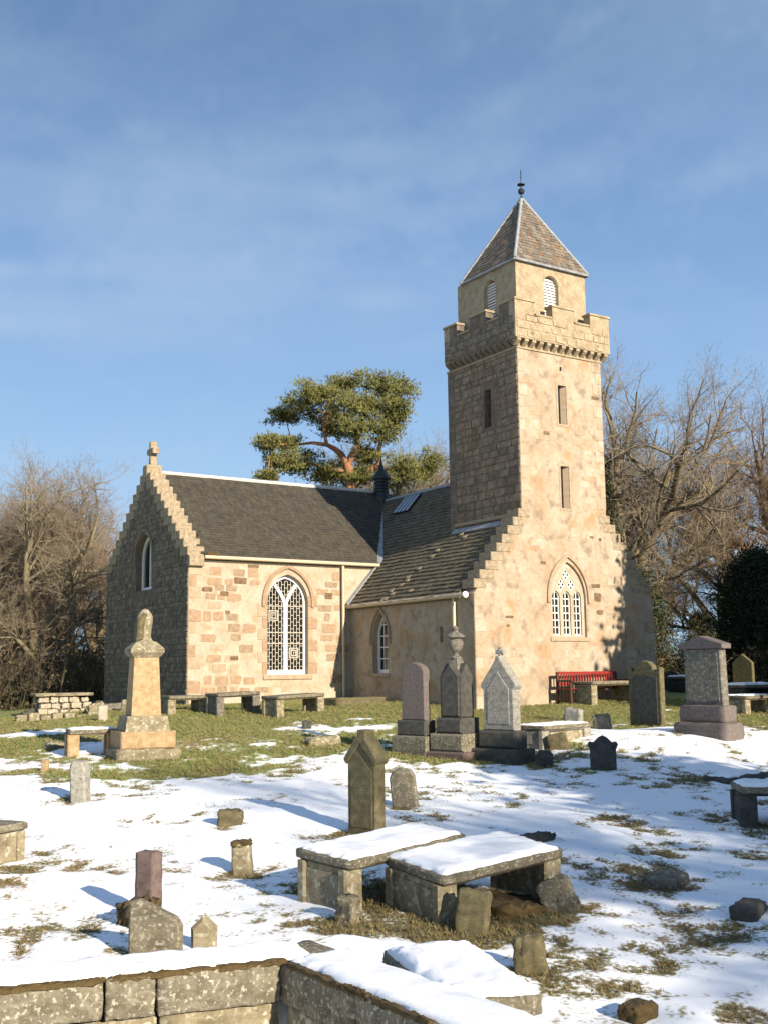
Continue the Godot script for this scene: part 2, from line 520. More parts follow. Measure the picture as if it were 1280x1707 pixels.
# ------------------------------------------------------------------ terrain
const KU := [0.0, 6.0, 10.0, 16.0, 22.0, 27.0, 32.0, 36.0, 44.0, 60.0, 400.0]
const KH := [-1.9, -1.78, -1.62, -1.30, -0.90, -0.52, -0.22, 0.02, 0.0, -0.1, -0.5]
var mask := PackedByteArray()
const MU0 := 4.0
const MU1 := 46.0
const MV0 := -18.0
const MV1 := 18.0
const MS := 2048

func prof(u: float) -> float:
	if u <= 0.0: return KH[0]
	for k in KU.size() - 1:
		if u < KU[k + 1]:
			return lerpf(KH[k], KH[k + 1], (u - KU[k]) / (KU[k + 1] - KU[k]))
	return KH[KH.size() - 1]

func to_uv(x: float, z: float) -> Vector2:
	var dx := x - EYE.x
	var dz := z - EYE.z
	return Vector2(dx * sin(YAW) - dz * cos(YAW), dx * cos(YAW) + dz * sin(YAW))

func from_uv(u: float, v: float) -> Vector2:
	return Vector2(EYE.x + u * sin(YAW) + v * cos(YAW), EYE.z - u * cos(YAW) + v * sin(YAW))

func ground(x: float, z: float) -> float:
	var p := to_uv(x, z)
	var u := p.x
	var v := p.y
	var h := 0.25 * (prof(u - 1.5) + prof(u - 0.5) + prof(u + 0.5) + prof(u + 1.5))
	h -= minf(0.48, 0.06 * maxf(0.0, -v - 6.5)) * clampf((u - 20.0) / 12.0, 0.0, 1.0)
	# sunk floor inside the burial enclosure
	var ex := x + 9.36
	var ez := z - 23.97
	var din := minf(-0.232 * ex + 0.973 * ez, -ex + 0.03 * ez)
	if din > -0.45: h -= 0.85 * smoothstep(-0.42, -0.15, din) * clampf(1.0 - (sqrt(ex * ex + ez * ez) - 4.5) / 2.5, 0.0, 1.0)
	h += 0.22 * exp(-pow((u - 23.5) / 2.6, 2) - pow((v - 6.2) / 3.0, 2))
	h += 0.035 * sin(x * 0.9 + z * 0.35 + 1.0) * sin(z * 0.8 - x * 0.25) + 0.02 * sin(x * 2.1 + 0.7) * sin(z * 1.9 + 1.3)
	return h

func on(x: float, z: float, dy := 0.0) -> Vector3:
	return Vector3(x, ground(x, z) + dy, z)

# turf laid bare by the thaw and snow lying on it, in (u, v): [u, v, ru, rv, amount]  (amount > 0 turf, < 0 snow)
const PATCHES := [
	[25.0, -8.6, 1.3, 2.6, 0.42], [31.5, -9.5, 2.6, 4.2, 0.62], [27.6, -4.4, 2.2, 1.7, 0.45], [20.4, -4.6, 1.0, 1.7, 0.50], [21.3, -2.9, 0.9, 1.2, 0.42],
	[23.2, -2.2, 0.7, 1.1, 0.3], [29.5, -1.8, 1.2, 2.6, 0.34], [33.5, -2.5, 2.6, 6.0, 0.6], [30.6, 4.0, 2.2, 3.2, 0.6], [29.2, 8.8, 2.2, 2.6, 0.42], [36.0, 8.0, 4.0, 6.0, 0.4],
	[40.0, -6.0, 6.0, 14.0, 0.55], [23.4, 5.6, 0.5, 0.7, 0.3], [13.9, 4.2, 0.6, 1.0, 0.22], [10.6, 0.75, 0.7, 0.9, 0.35], [26.8, 2.0, 1.0, 1.6, 0.3],
	[27.4, -8.6, 0.7, 2.2, -0.5], [25.0, -6.3, 1.3, 0.9, -0.6], [28.3, -3.6, 0.35, 0.9, -0.5], [27.2, -0.9, 0.5, 1.6, -0.55], [29.0, -0.6, 0.3, 0.8, -0.5], [27.0, -1.4, 0.25, 2.0, -0.3],
	[24.0, 7.0, 2.4, 4.0, -0.5], [17.0, -6.0, 3.0, 6.0, -0.2], [30.4, 7.6, 0.6, 1.4, -0.5], [34.5, 13.0, 3.0, 3.0, -0.4], [30.9, -11.5, 0.5, 1.6, -0.4], [29.9, -5.0, 0.4, 1.0, -0.4], [25.6, 3.0, 0.6, 0.7, -0.5], [29.3, 2.6, 0.3, 0.9, -0.35], [30.2, 5.6, 0.35, 1.0, -0.35]]

# turf melted bare around standing stones: [x, z, radius]
const MELT := [[-7.63, 13.8, 0.45], [-9.3, 20.95, 0.4], [-7.54, 19.6, 0.3], [-6.56, 17.2, 0.35], [-5.24, 18.7, 0.45], [-3.71, 17.35, 0.4], [-0.5, 13.1, 0.9], [0.0, 14.0, 0.9], [0.4, 14.9, 0.9], [0.45, 15.8, 0.35], [0.78, 17.0, 0.5], [4.8, 16.1, 1.0], [5.87, 13.3, 0.7], [-5.07, 9.9, 1.1], [-7.7, 22.3, 0.35], [-7.0, 21.9, 0.4], [-6.9, 23.1, 0.5], [-6.1, 22.8, 0.6], [-5.6, 23.0, 0.4], [-7.2, 24.35, 0.3], [-9.6, 22.2, 0.4], [-4.0, 22.8, 0.5], [-10.05, 17.6, 0.8], [2.1, 18.7, 0.7], [-0.4, 21.3, 0.7], [-7.24, 10.4, 0.25], [2.4, 13.9, 1.0], [-0.24, 7.9, 0.4], [-1.2, 10.4, 0.7], [-6.1, 22.25, 0.75], [-6.8, 21.45, 0.7]]

func ground_texture() -> ImageTexture:
	# coarse field of cover on a small grid, then fine noise decides each spot
	var cs := 256
	var coarse := PackedFloat32Array()
	coarse.resize(cs * cs)
	for j in cs:
		var u := lerpf(MU0, MU1, (j + 0.5) / cs)
		for i in cs:
			var v := lerpf(MV0, MV1, (i + 0.5) / cs)
			var t := smoothstep(19.0, 27.5, u + 0.10 * maxf(-v, 0.0)) * 0.43 - 0.205       # more turf near the church
			var w := from_uv(u, v)
			for q in MELT:
				var e: float = (w - Vector2(q[0], q[1])).length() / q[2]
				if e < 2.0: t += 0.42 * exp(-e * e * 1.2)
			for p in PATCHES:
				var a: float = (u - p[0]) / p[2]
				var b: float = (v - p[1]) / p[3]
				var d := a * a + b * b
				if d < 4.0: t += p[4] * exp(-d * 1.1)
			coarse[j * cs + i] = t
	var n1 := FastNoiseLite.new(); n1.seed = 5; n1.frequency = 0.010; n1.fractal_octaves = 5; n1.fractal_gain = 0.55
	var n2 := FastNoiseLite.new(); n2.seed = 8; n2.frequency = 0.045; n2.fractal_octaves = 3
	var n3 := FastNoiseLite.new(); n3.seed = 9; n3.frequency = 0.30; n3.fractal_octaves = 2
	var n4 := FastNoiseLite.new(); n4.seed = 14; n4.frequency = 0.006; n4.fractal_octaves = 3
	var b1 := n1.get_image(MS, MS, false, false, true).get_data()
	var b2 := n2.get_image(MS, MS, false, false, true).get_data()
	var b3 := n3.get_image(MS, MS, false, false, true).get_data()
	var b4 := n4.get_image(MS, MS, false, false, true).get_data()
	var out := PackedByteArray()
	out.resize(MS * MS * 3)
	mask.resize(MS * MS)
	var k := 0
	var k3 := 0
	for j in MS:
		var fj := clampf((j + 0.5) / MS * cs - 0.5, 0.0, cs - 1.001)
		var j0 := int(fj)
		var tj := fj - j0
		var ra := j0 * cs
		for i in MS:
			var i0 := i >> 3
			var ti := (i & 7) * 0.125
			var i1 := mini(i0 + 1, cs - 1)
			var ca := coarse[ra + i0] + (coarse[ra + i1] - coarse[ra + i0]) * ti
			var cb := coarse[ra + cs + i0] + (coarse[ra + cs + i1] - coarse[ra + cs + i0]) * ti
			var cov := ca + (cb - ca) * tj
			var x1 := b1[k] / 255.0 - 0.5
			var x2 := b2[k] / 255.0 - 0.5
			var x3 := b3[k] / 255.0 - 0.5
			var turf := cov + x1 * 0.85 + x2 * 0.66 + x3 * 0.60
			var s := clampf((turf + 0.06) * 5.5, 0.0, 1.0)          # 0 snow .. 1 turf
			var r := 240.0 + x3 * 6.0
			var g := 243.0 + x3 * 6.0
			var b := 248.0 + x3 * 5.0
			if s > 0.0:
				var w := clampf((b4[k] / 255.0 - 0.52) * 3.0 + x2 * 1.2, 0.0, 1.0)      # withered or green
				var e := 1.0 + x3 * 0.7 + x2 * 0.25
				var gr := (112.0 + 28.0 * w) * e
				var gg := (124.0 - 6.0 * w) * e
				var gb := (58.0 + 22.0 * w) * e
				if cov < 0.02 or j < 720:                                       # thin snow: dark leaf mould and stalks show
					gr = (92.0 + 20.0 * w) * e; gg = (84.0 + 8.0 * w) * e; gb = (50.0 + 10.0 * w) * e
				r += (gr - r) * s; g += (gg - g) * s; b += (gb - b) * s
			mask[k] = int(255.0 * (1.0 - s))
			out[k3] = clampi(int(r), 0, 255); out[k3 + 1] = clampi(int(g), 0, 255); out[k3 + 2] = clampi(int(b), 0, 255)
			k += 1
			k3 += 3
	# trodden earth path along the church and bare soil by the tower
	return ImageTexture.create_from_image(Image.create_from_data(MS, MS, false, Image.FORMAT_RGB8, out))

func snow_at(u: float, v: float) -> float:
	var i := int((v - MV0) / (MV1 - MV0) * MS)
	var j := int((u - MU0) / (MU1 - MU0) * MS)
	if i < 2 or j < 2 or i > MS - 3 or j > MS - 3: return 0.5
	var t := 0
	for a in [-2, 0, 2]:
		for b in [-2, 0, 2]:
			t += mask[(j + a) * MS + i + b]
	return t / 2295.0

func build_ground() -> void:
	var gt := ground_texture()
	print("texture ", Time.get_ticks_msec())
	var us := []
	var u := -140.0
	while u < 420.0:
		us.append(u)
		if u < 3.0: u += 8.0 if u < -12 else 1.5
		elif u < 18.0: u += 0.10
		elif u < 34.0: u += 0.16
		elif u < 46.0: u += 0.5
		else: u += 12.0
	var vs := []
	var v := -260.0
	while v < 260.0:
		vs.append(v)
		if absf(v) > 20.0: v += 12.0
		elif absf(v) > 11.5: v += 0.5
		else: v += 0.14
	var fn := FastNoiseLite.new()
	fn.seed = 3; fn.frequency = 0.9; fn.fractal_octaves = 3
	var V := PackedVector3Array()
	var T := PackedVector2Array()
	var I := PackedInt32Array()
	for a in us:
		for b in vs:
			var p := from_uv(a, b)
			var y := ground(p.x, p.y)
			if a > 5.0 and a < 45.0 and absf(b) < 17.0:
				y += 0.035 * snow_at(a, b) + 0.02 * fn.get_noise_2d(p.x, p.y)
				if a < 20.0: y += 0.010 * fn.get_noise_2d(p.x * 3.1 + 40.0, p.y * 3.1) + 0.006 * fn.get_noise_2d(p.x * 7.0, p.y * 7.0 + 90.0)
			V.append(Vector3(p.x, y, p.y))
			T.append(Vector2((b - MV0) / (MV1 - MV0), (a - MU0) / (MU1 - MU0)))
	var nv := vs.size()
	for a in us.size() - 1:
		for b in nv - 1:
			var k := a * nv + b
			I.append(k); I.append(k + nv); I.append(k + 1)
			I.append(k + 1); I.append(k + nv); I.append(k + nv + 1)
	var N := PackedVector3Array()
	N.resize(V.size())
	for k in range(0, I.size(), 3):
		var n := (V[I[k + 2]] - V[I[k]]).cross(V[I[k + 1]] - V[I[k]])
		N[I[k]] += n; N[I[k + 1]] += n; N[I[k + 2]] += n
	for k in N.size():
		N[k] = N[k].normalized()
		if N[k].y < 0: N[k] = -N[k]
	var arr := []
	arr.resize(Mesh.ARRAY_MAX)
	arr[Mesh.ARRAY_VERTEX] = V
	arr[Mesh.ARRAY_NORMAL] = N
	arr[Mesh.ARRAY_TEX_UV] = T
	arr[Mesh.ARRAY_INDEX] = I
	var me := ArrayMesh.new()
	me.add_surface_from_arrays(Mesh.PRIMITIVE_TRIANGLES, arr)
	var m := StandardMaterial3D.new()
	m.albedo_texture = gt
	m.texture_repeat = false
	m.roughness = 0.9
	structure("ground", me, m, "graveyard turf under patchy melting snow")

# ------------------------------------------------------------------ sky
func make_sky() -> Sky:
	var w := 1024
	var h := 512
	var fn := FastNoiseLite.new(); fn.seed = 4; fn.frequency = 0.9; fn.fractal_octaves = 4
	fn.domain_warp_enabled = true; fn.domain_warp_amplitude = 0.5; fn.domain_warp_frequency = 1.2
	var im := Image.create(w, h, false, Image.FORMAT_RGBF)
	var stops := [0.0, 0.10, 0.20, 0.35, 0.52, 1.0]
	var tones := [Color(0.28, 0.41, 0.53), Color(0.245, 0.378, 0.510), Color(0.190, 0.308, 0.468), Color(0.124, 0.218, 0.378), Color(0.080, 0.147, 0.265), Color(0.058, 0.105, 0.200)]
	for j in h:
		var el := PI * (0.5 - (j + 0.5) / h)
		var s := sin(el)
		for i in w:
			var a := TAU * (i + 0.5) / w
			var d := Vector3(cos(el) * sin(a), s, cos(el) * cos(a))
			var c: Color
			c = tones[0]
			for k in 5:
				if s >= stops[k]: c = tones[k].lerp(tones[k + 1], clampf((s - stops[k]) / (stops[k + 1] - stops[k]), 0, 1))
			if s > 0.0:
				var f := fn.get_noise_3d(d.x * 1.1, d.y * 3.2, d.z * 1.1) * 0.5 + 0.5
				var g := smoothstep(0.32, 0.85, f) * 0.60 * smoothstep(0.0, 0.15, s)
				c = c.lerp(Color(0.27, 0.345, 0.45), g)
			else:
				c = Color(0.22, 0.26, 0.30)
			im.set_pixel(i, j, c)
	var sm := PanoramaSkyMaterial.new()
	sm.panorama = ImageTexture.create_from_image(im)
	var sky := Sky.new()
	sky.sky_material = sm
	return sky

# ------------------------------------------------------------------ church
var stone_shapes := []

func stone_outline(r: RandomNumberGenerator, w: float, h: float) -> PackedVector2Array:
	var o := PackedVector2Array()
	var c := r.randf_range(0.10, 0.28)
	var hw := w * 0.5
	var hh := h * 0.5
	for p in [Vector2(-1 + c, -1), Vector2(1 - c, -1), Vector2(1, -1 + c), Vector2(1, 1 - c), Vector2(1 - c, 1), Vector2(-1 + c, 1), Vector2(-1, 1 - c), Vector2(-1, -1 + c)]:
		o.append(Vector2(p.x * hw * (1 + r.randf_range(-0.10, 0.06)), p.y * hh * (1 + r.randf_range(-0.14, 0.06))))
	return o

func inside(p: Vector2, outline: PackedVector2Array, holes: Array, w: float, h: float) -> bool:
	for q in [Vector2(-w, -h), Vector2(w, -h), Vector2(w, h), Vector2(-w, h), Vector2.ZERO]:
		var k: Vector2 = p + q * 0.5
		if not Geometry2D.is_point_in_polygon(k, outline): return false
		for o in holes:
			if Geometry2D.is_point_in_polygon(k, o): return false
	return true

# single stones that show in the lime-pointed walls
func wall_stones(wall: Node3D, xf: Transform3D, outline: PackedVector2Array, holes: Array, seed_: int, prob: float, wlo: float, whi: float, hlo: float, hhi: float, mats: Array, most: int, proud := 0.012) -> int:
	var r := RandomNumberGenerator.new()
	r.seed = seed_
	var lo := Vector2(1e9, 1e9)
	var hi := -lo
	for p in outline:
		lo = lo.min(p); hi = hi.max(p)
	var y := lo.y + 0.05
	var n := 0
	while y < hi.y:
		var h := r.randf_range(hlo, hhi)
		var x := lo.x - r.randf() * 0.3
		while x < hi.x:
			var w := r.randf_range(wlo, whi)
			var c := Vector2(x + w * 0.5, y + h * 0.5 + r.randf_range(-0.03, 0.03))
			var sw := w * r.randf_range(0.72, 0.9)
			var shh := h * r.randf_range(0.62, 0.86)
			var pick := r.randf()
			var mi: int = r.randi_range(0, mats.size() - 1)
			var si: int = r.randi_range(0, stone_shapes.size() - 1)
			if pick < prob and n < most and inside(c, outline, holes, sw + 0.06, shh + 0.06):
				var o := part(wall, "stone", stone_shapes[si], mats[mi])
				o.transform = xf * Transform3D(Basis(Vector3.BACK, r.randfn() * 0.035) * Basis.from_scale(Vector3(sw, shh, proud)), Vector3(c.x, c.y, 0))
				n += 1
			x += w
		y += h
	return n

func rubble(mb: MB, xf: Transform3D, outline: PackedVector2Array, holes: Array, seed_: int, wlo: float, whi: float, hlo: float, hhi: float, dark: float) -> void:
	var r := RandomNumberGenerator.new()
	r.seed = seed_
	mb.use_col = true
	var lo := Vector2(1e9, 1e9)
	var hi := -lo
	for p in outline:
		lo = lo.min(p); hi = hi.max(p)
	var y := lo.y
	while y < hi.y:
		var h := r.randf_range(hlo, hhi)
		if y + h > hi.y: h = maxf(0.06, hi.y - y)
		var x := lo.x
		while x < hi.x - 0.03:
			var w := r.randf_range(wlo, whi)
			if x + w > hi.x - 0.06: w = hi.x - x
			var c := Vector2(x + w * 0.5, y + h * 0.5)
			if inside(c, outline, holes, w * 0.86, h * 0.86):
				var t := r.randf_range(dark, 1.12)
				mb.col = Color(t * r.randf_range(0.94, 1.06), t, t * r.randf_range(0.92, 1.04))
				var o := stone_outline(r, w * 0.93, h * 0.9)
				for k in o.size(): o[k] += c
				mb.extrude(o, [], -0.02, r.randf_range(0.008, 0.03), xf, 0.006)
			x += w
		y += h

func slates(mb: MB, org: Vector3, ud: Vector3, vd: Vector3, poly: PackedVector2Array, sw: float, sh: float, seed_: int, tints: Array, thick := 1.0) -> void:
	var r := RandomNumberGenerator.new()
	r.seed = seed_
	mb.use_col = true
	var nd := ud.cross(vd).normalized()
	if nd.y < 0: nd = -nd
	var flip := ud.cross(vd).dot(nd) < 0
	var lo := Vector2(1e9, 1e9)
	var hi := -lo
	for p in poly:
		lo = lo.min(p); hi = hi.max(p)
	var v := lo.y
	var row := 0
	while v < hi.y:
		var u := lo.x - (sw * 0.5 if row % 2 else 0.0)
		while u < hi.x:
			var w := sw * r.randf_range(0.82, 1.15)
			if Geometry2D.is_point_in_polygon(Vector2(u + w * 0.5, v + sh * 0.4), poly):
				var c: Color = tints[r.randi_range(0, tints.size() - 1)]
				var t := r.randf_range(0.82, 1.15)
				mb.col = Color(c.r * t, c.g * t, c.b * t)
				var va := v + r.randf_range(-0.02, 0.012)
				var vb := v + sh * 1.1
				var lift := r.randf_range(0.022, 0.036) * thick
				var a := org + ud * (u + 0.004) + vd * va + nd * lift
				var b := org + ud * (u + w - 0.004) + vd * (va + r.randf_range(-0.008, 0.008)) + nd * (lift + r.randf_range(-0.004, 0.004))
				var cc := org + ud * (u + w - 0.004) + vd * vb + nd * 0.012
				var d := org + ud * (u + 0.004) + vd * vb + nd * 0.012
				var a0 := a - nd * lift
				var b0 := b - nd * lift
				if flip:
					mb.quad(b, a, d, cc); mb.quad(b0, a0, a, b)
				else:
					mb.quad(a, b, cc, d); mb.quad(a0, b0, b, a)
			u += w
		v += sh
		row += 1

func slab_quad(a: Vector3, b: Vector3, c: Vector3, d: Vector3, th: float) -> ArrayMesh:   # a-b eave, c-d ridge, thick downwards
	var mb := MB.new()
	var n := (b - a).cross(d - a).normalized()
	var p := [a, b, c, d]
	var q := []
	for k in p: q.append(k - n * th)
	mb.quad(p[0], p[1], p[2], p[3]); mb.quad(q[1], q[0], q[3], q[2])
	for k in 4:
		var l := (k + 1) % 4
		mb.quad(q[k], q[l], p[l], p[k])
	return mb.mesh()

func cylinder_between(a: Vector3, b: Vector3, r: float, n := 8) -> ArrayMesh:
	var mb := MB.new()
	mb.tube([a, b], [r, r], n)
	return mb.mesh()

func grid_bars(arch_poly: PackedVector2Array, cw: float, ch: float, bar: float, xf: Transform3D, w0: float, w1: float, stagger: bool) -> ArrayMesh:
	var mb := MB.new()
	var lo := Vector2(1e9, 1e9)
	var hi := -lo
	for p in arch_poly:
		lo = lo.min(p); hi = hi.max(p)
	var x := lo.x
	var i := 0
	while x < hi.x + 0.001:
		var y := lo.y
		while y < hi.y:
			if Geometry2D.is_point_in_polygon(Vector2(x, y + ch * 0.5), arch_poly):
				mb.box(Vector3(x - bar * 0.5, y, w0), Vector3(x + bar * 0.5, y + ch, w1), xf)
			y += ch
		var yy := lo.y + (ch * 0.5 if stagger and i % 2 else 0.0)
		while yy < hi.y:
			if Geometry2D.is_point_in_polygon(Vector2(x + cw * 0.5, yy), arch_poly):
				mb.box(Vector3(x + bar * 0.5, yy - bar * 0.5, w0), Vector3(x + cw - bar * 0.5, yy + bar * 0.5, w1 - 0.003), xf)
			yy += ch
		x += cw
		i += 1
	return mb.mesh()

func hood(parent: Node3D, cx: float, w: float, ys: float, ya: float, xf: Transform3D, t: float, proud: float, mat: Material) -> void:
	var a := arch(cx, w, ys - 0.18, ys, ya, 9)
	var line := []
	for k in range(1, a.size()): line.append(a[k])
	line.append(a[0])
	var mb := MB.new()
	mb.extrude(band(line, t), [], 0.0, proud, xf, 0.012)
	part(parent, "hood_mould", mb.mesh(), mat)

func build_church() -> void:
	var ch := thing("church", "tan stone church with slate roofs, stepped gables and a battlemented tower", "church")
	var r := RandomNumberGenerator.new()
	r.seed = 77
	for k in 8:
		var mb := MB.new()
		mb.extrude(stone_outline(r, 1.0, 1.0), [], -1.0, 1.0, Transform3D.IDENTITY, 0.05)
		stone_shapes.append(mb.mesh())
	var BASE := -1.0
	# --- nave, front wall
	var nwin := arch(3.44, 1.46, 0.78, 3.1, 3.98, 9)
	var nout := rect(0.0, BASE, 9.0, 4.46)
	var mb := MB.new()
	mb.extrude(nout, [nwin], -0.5, 0.0)
	var nave := part(ch, "nave_wall", mb.mesh(), M.lime, "sunlit lime-pointed long wall")
	var tan_mats := [M.stone_tan, M.stone_buff, M.stone_buff, M.stone_tan, M.stone_grey]
	var nhole := arch(3.44, 2.1, 0.5, 3.1, 4.34, 5)
	wall_stones(nave, xfront(0.0), rect(0.30, 0.1, 5.75, 4.36), [nhole], 5, 0.74, 0.28, 0.68, 0.22, 0.36, [M.stone_tan, M.stone_grey, M.stone_tan, M.stone_buff, M.stone_tan], 125)
	for p in [[1.75, 3.72, 0.42, 0.2], [0.62, 3.42, 0.36, 0.14], [1.2, 3.3, 0.3, 0.16], [4.95, 3.32, 0.28, 0.2], [1.32, 2.72, 0.16, 0.12], [2.2, 4.2, 0.4, 0.1], [1.55, 1.3, 0.3, 0.12]]:
		var o := part(nave, "stone", stone_shapes[int(p[0] * 10) % 8], M.stone_dark)
		o.transform = Transform3D(Basis.from_scale(Vector3(p[2], p[3], 0.016)), Vector3(p[0], p[1], 0))
	# dressed stones round the window and up the corner
	for k in 7:
		var y0 := 0.80 + k * 0.36
		for s in [-1, 1]:
			var long := 0.34 if (k + (1 if s > 0 else 0)) % 2 else 0.18
			var j := MB.new()
			var xa: float = 3.44 + s * 0.735
			j.prism([Vector3(minf(xa, xa + s * long), y0, -0.1), Vector3(maxf(xa, xa + s * long), y0 + 0.345, 0.018)], 0.006)
			part(nave, "jamb_stone", j.mesh(), [M.stone_tan, M.stone_buff][k % 2])
	for k in 12:
		var j := MB.new()
		var l := 0.42 if k % 2 else 0.26
		j.prism([Vector3(0.012, -0.1 + k * 0.36, -0.3), Vector3(l, 0.25 + k * 0.36, 0.016)], 0.008)
		part(nave, "quoin", j.mesh(), [M.stone_buff, M.stone_tan, M.lime][k % 3])
	var sill := MB.new()
	sill.prism([Vector3(2.55, 0.62, -0.2), Vector3(4.32, 0.775, 0.05)], 0.012)
	part(nave, "window_sill", sill.mesh(), M.stone_buff)
	hood(nave, 3.44, 1.78, 3.1, 4.22, xfront(0.0), 0.10, 0.07, M.stone_tan)
	var plinth := MB.new()
	plinth.prism([Vector3(0.02, -0.9, 0.001), Vector3(5.2, 0.22, 0.07)], 0.02)
	part(nave, "plinth_course", plinth.mesh(), M.lime)
	# nave window: frame, Y tracery, leading, glass
	var win := part(ch, "nave_window", frame_mesh(nwin, arch(3.44, 1.30, 0.92, 3.1, 3.86, 9), xfront(0.0), -0.28, -0.18), M.white, "tall white pointed window with Y tracery")
	var tr := MB.new()
	tr.extrude(band([Vector2(3.44, 0.9), Vector2(3.44, 2.9)], 0.12), [], -0.27, -0.165)
	tr.extrude(band([Vector2(3.44, 2.86), Vector2(3.40, 3.1), Vector2(3.30, 3.32), Vector2(3.14, 3.54), Vector2(3.06, 3.64)], 0.10), [], -0.268, -0.168)
	tr.extrude(band([Vector2(3.44, 2.86), Vector2(3.48, 3.1), Vector2(3.58, 3.32), Vector2(3.74, 3.54), Vector2(3.82, 3.64)], 0.10), [], -0.266, -0.166)
	part(win, "tracery", tr.mesh(), M.white)
	part(win, "leading", grid_bars(arch(3.44, 1.32, 0.92, 3.1, 3.88, 9), 0.11, 0.22, 0.022, xfront(0.0), -0.25, -0.225, true), M.lattice)
	for y in [1.75, 2.1, 2.95]:
		var hb := MB.new()
		hb.box(Vector3(2.79, y, -0.25), Vector3(4.09, y + 0.03, -0.215))
		part(win, "saddle_bar", hb.mesh(), M.lattice)
	for p in [[3.02, 2.66], [3.76, 1.46]]:
		for q in [0.17, 0.10]:
			var sq := MB.new()
			sq.extrude(rect(p[0] - q, p[1] - q, p[0] + q, p[1] + q), [rect(p[0] - q + 0.035, p[1] - q + 0.035, p[0] + q - 0.035, p[1] + q - 0.035)], -0.25, -0.205)
			part(win, "square_quarry", sq.mesh(), M.lattice)
	part(win, "pane", pane_mesh(nwin, xfront(-0.255)), M.glass)
	# --- nave, stepped west gable
	var gwin := arch(-3.78, 1.46, 3.62, 4.7, 5.5, 7)
	var gout := P2([-7.52, BASE, -0.006, BASE, -0.006, 4.40, -3.76, 7.60, -7.52, 4.42])
	mb = MB.new()
	mb.extrude(gout, [gwin], -0.5, 0.0, xleft(-0.004))
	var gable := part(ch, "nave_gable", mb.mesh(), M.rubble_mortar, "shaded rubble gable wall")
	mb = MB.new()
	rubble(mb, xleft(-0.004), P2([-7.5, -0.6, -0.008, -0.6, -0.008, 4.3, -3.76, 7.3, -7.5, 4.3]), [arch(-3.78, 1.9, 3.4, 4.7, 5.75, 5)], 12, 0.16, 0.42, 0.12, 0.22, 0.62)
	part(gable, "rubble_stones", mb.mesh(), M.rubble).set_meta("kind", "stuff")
	hood(gable, -3.78, 1.66, 4.7, 5.66, xleft(0.0), 0.10, 0.06, M.tower_stone)
	var gw := part(ch, "gable_window", frame_mesh(gwin, arch(-3.78, 1.26, 3.74, 4.7, 5.38, 7), xleft(0.0), -0.30, -0.2), M.white)
	var gm := MB.new()
	gm.extrude(band([Vector2(-3.78, 3.7), Vector2(-3.78, 5.4)], 0.07), [], -0.29, -0.21, xleft(0.0))
	part(gw, "glazing_bar", gm.mesh(), M.white)
	part(gw, "pane", pane_mesh(gwin, xleft(0.26)), M.glass)
	# crow steps of the nave gable
	for s in 2:
		for k in 11:
			var z0 := -k * 0.327
			var z1 := -(k + 2.1 + r.randf_range(-0.3, 0.2)) * 0.327
			if s == 1:
				z0 = -7.52 - z0; z1 = -7.52 - z1
			var st := MB.new()
			var top := 4.74 + k * 0.284
			st.prism([Vector3(minf(z0, z1), top - 0.279, -0.52), Vector3(maxf(z0, z1), top, 0.03 + r.randf_range(0, 0.012))], 0.02, xleft(0.0))
			part(gable, "crow_step", st.mesh(), M.crow)
	var sk := MB.new()
	sk.prism([Vector3(-0.46, 4.12, -0.03), Vector3(0.04, 4.44, 0.17)], 0.02, Transform3D(Basis(Vector3(-1, 0, 0), Vector3.UP, Vector3(0, 0, -1)), Vector3(0, 0, 0.14)))
	part(gable, "skewputt", sk.mesh(), M.crow)
	var cr := MB.new()
	cr.prism([Vector3(-3.96, 7.4, -0.5), Vector3(-3.56, 7.88, 0.05)], 0.03, xleft(0.0))
	cr.extrude(P2([-3.90, 7.86, -3.62, 7.86, -3.67, 8.02, -3.69, 8.28, -3.48, 8.28, -3.48, 8.48, -3.68, 8.48, -3.68, 8.72, -3.84, 8.72, -3.84, 8.48, -4.04, 8.48, -4.04, 8.28, -3.83, 8.28, -3.85, 8.02]), [], -0.36, -0.12, xleft(0.0), 0.025)
	part(gable, "stone_cross", cr.mesh(), M.crow, "weathered stone cross on the gable top")
	# hidden rear and east walls
	mb = MB.new()
	mb.box(Vector3(0.5, BASE, -7.52), Vector3(13.2, 4.44, -7.1))
	part(ch, "rear_wall", mb.mesh(), M.rubble_mortar)
	mb = MB.new()
	mb.extrude(P2([-7.1, BASE, 0, BASE, 0, 4.44, -3.76, 7.6, -7.1, 4.8]), [], -13.2, -12.8, Transform3D(Basis(Vector3(0, 0, 1), Vector3.UP, Vector3(-1, 0, 0)), Vector3.ZERO))
	part(ch, "east_gable", mb.mesh(), M.rubble_mortar)
	# --- nave roof
	var ea := Vector3(0.5, 4.44, 0.16)
	var rg := Vector3(0.5, 7.64, -3.76)
	var nr := part(ch, "nave_roof", slab_quad(ea, Vector3(13.2, 4.44, 0.16), Vector3(13.2, 7.64, -3.76), rg, 0.16), M.slate)
	part(ch, "nave_roof", slab_quad(Vector3(13.2, 4.44, -7.68), Vector3(0.5, 4.44, -7.68), rg, Vector3(13.2, 7.64, -3.76), 0.16), M.slate)
	var vd := (rg - ea).normalized()
	var L := (rg - ea).length()
	var tints := [Color(0.92, 0.92, 0.92), Color(1.0, 0.98, 0.93), Color(0.84, 0.84, 0.86), Color(1.06, 1.02, 0.92)]
	mb = MB.new()
	slates(mb, Vector3(0, ea.y, ea.z), Vector3.RIGHT, vd, P2([0.5, 0, 6.95, 0, 9.3, L, 0.5, L]), 0.21, 0.155, 9, tints)
	part(nr, "slates", mb.mesh(), M.slate).set_meta("kind", "stuff")
	var rc := MB.new()
	rc.tube([Vector3(0.5, 7.66, -3.76), Vector3(9.3, 7.66, -3.76)], [0.085, 0.085], 8)
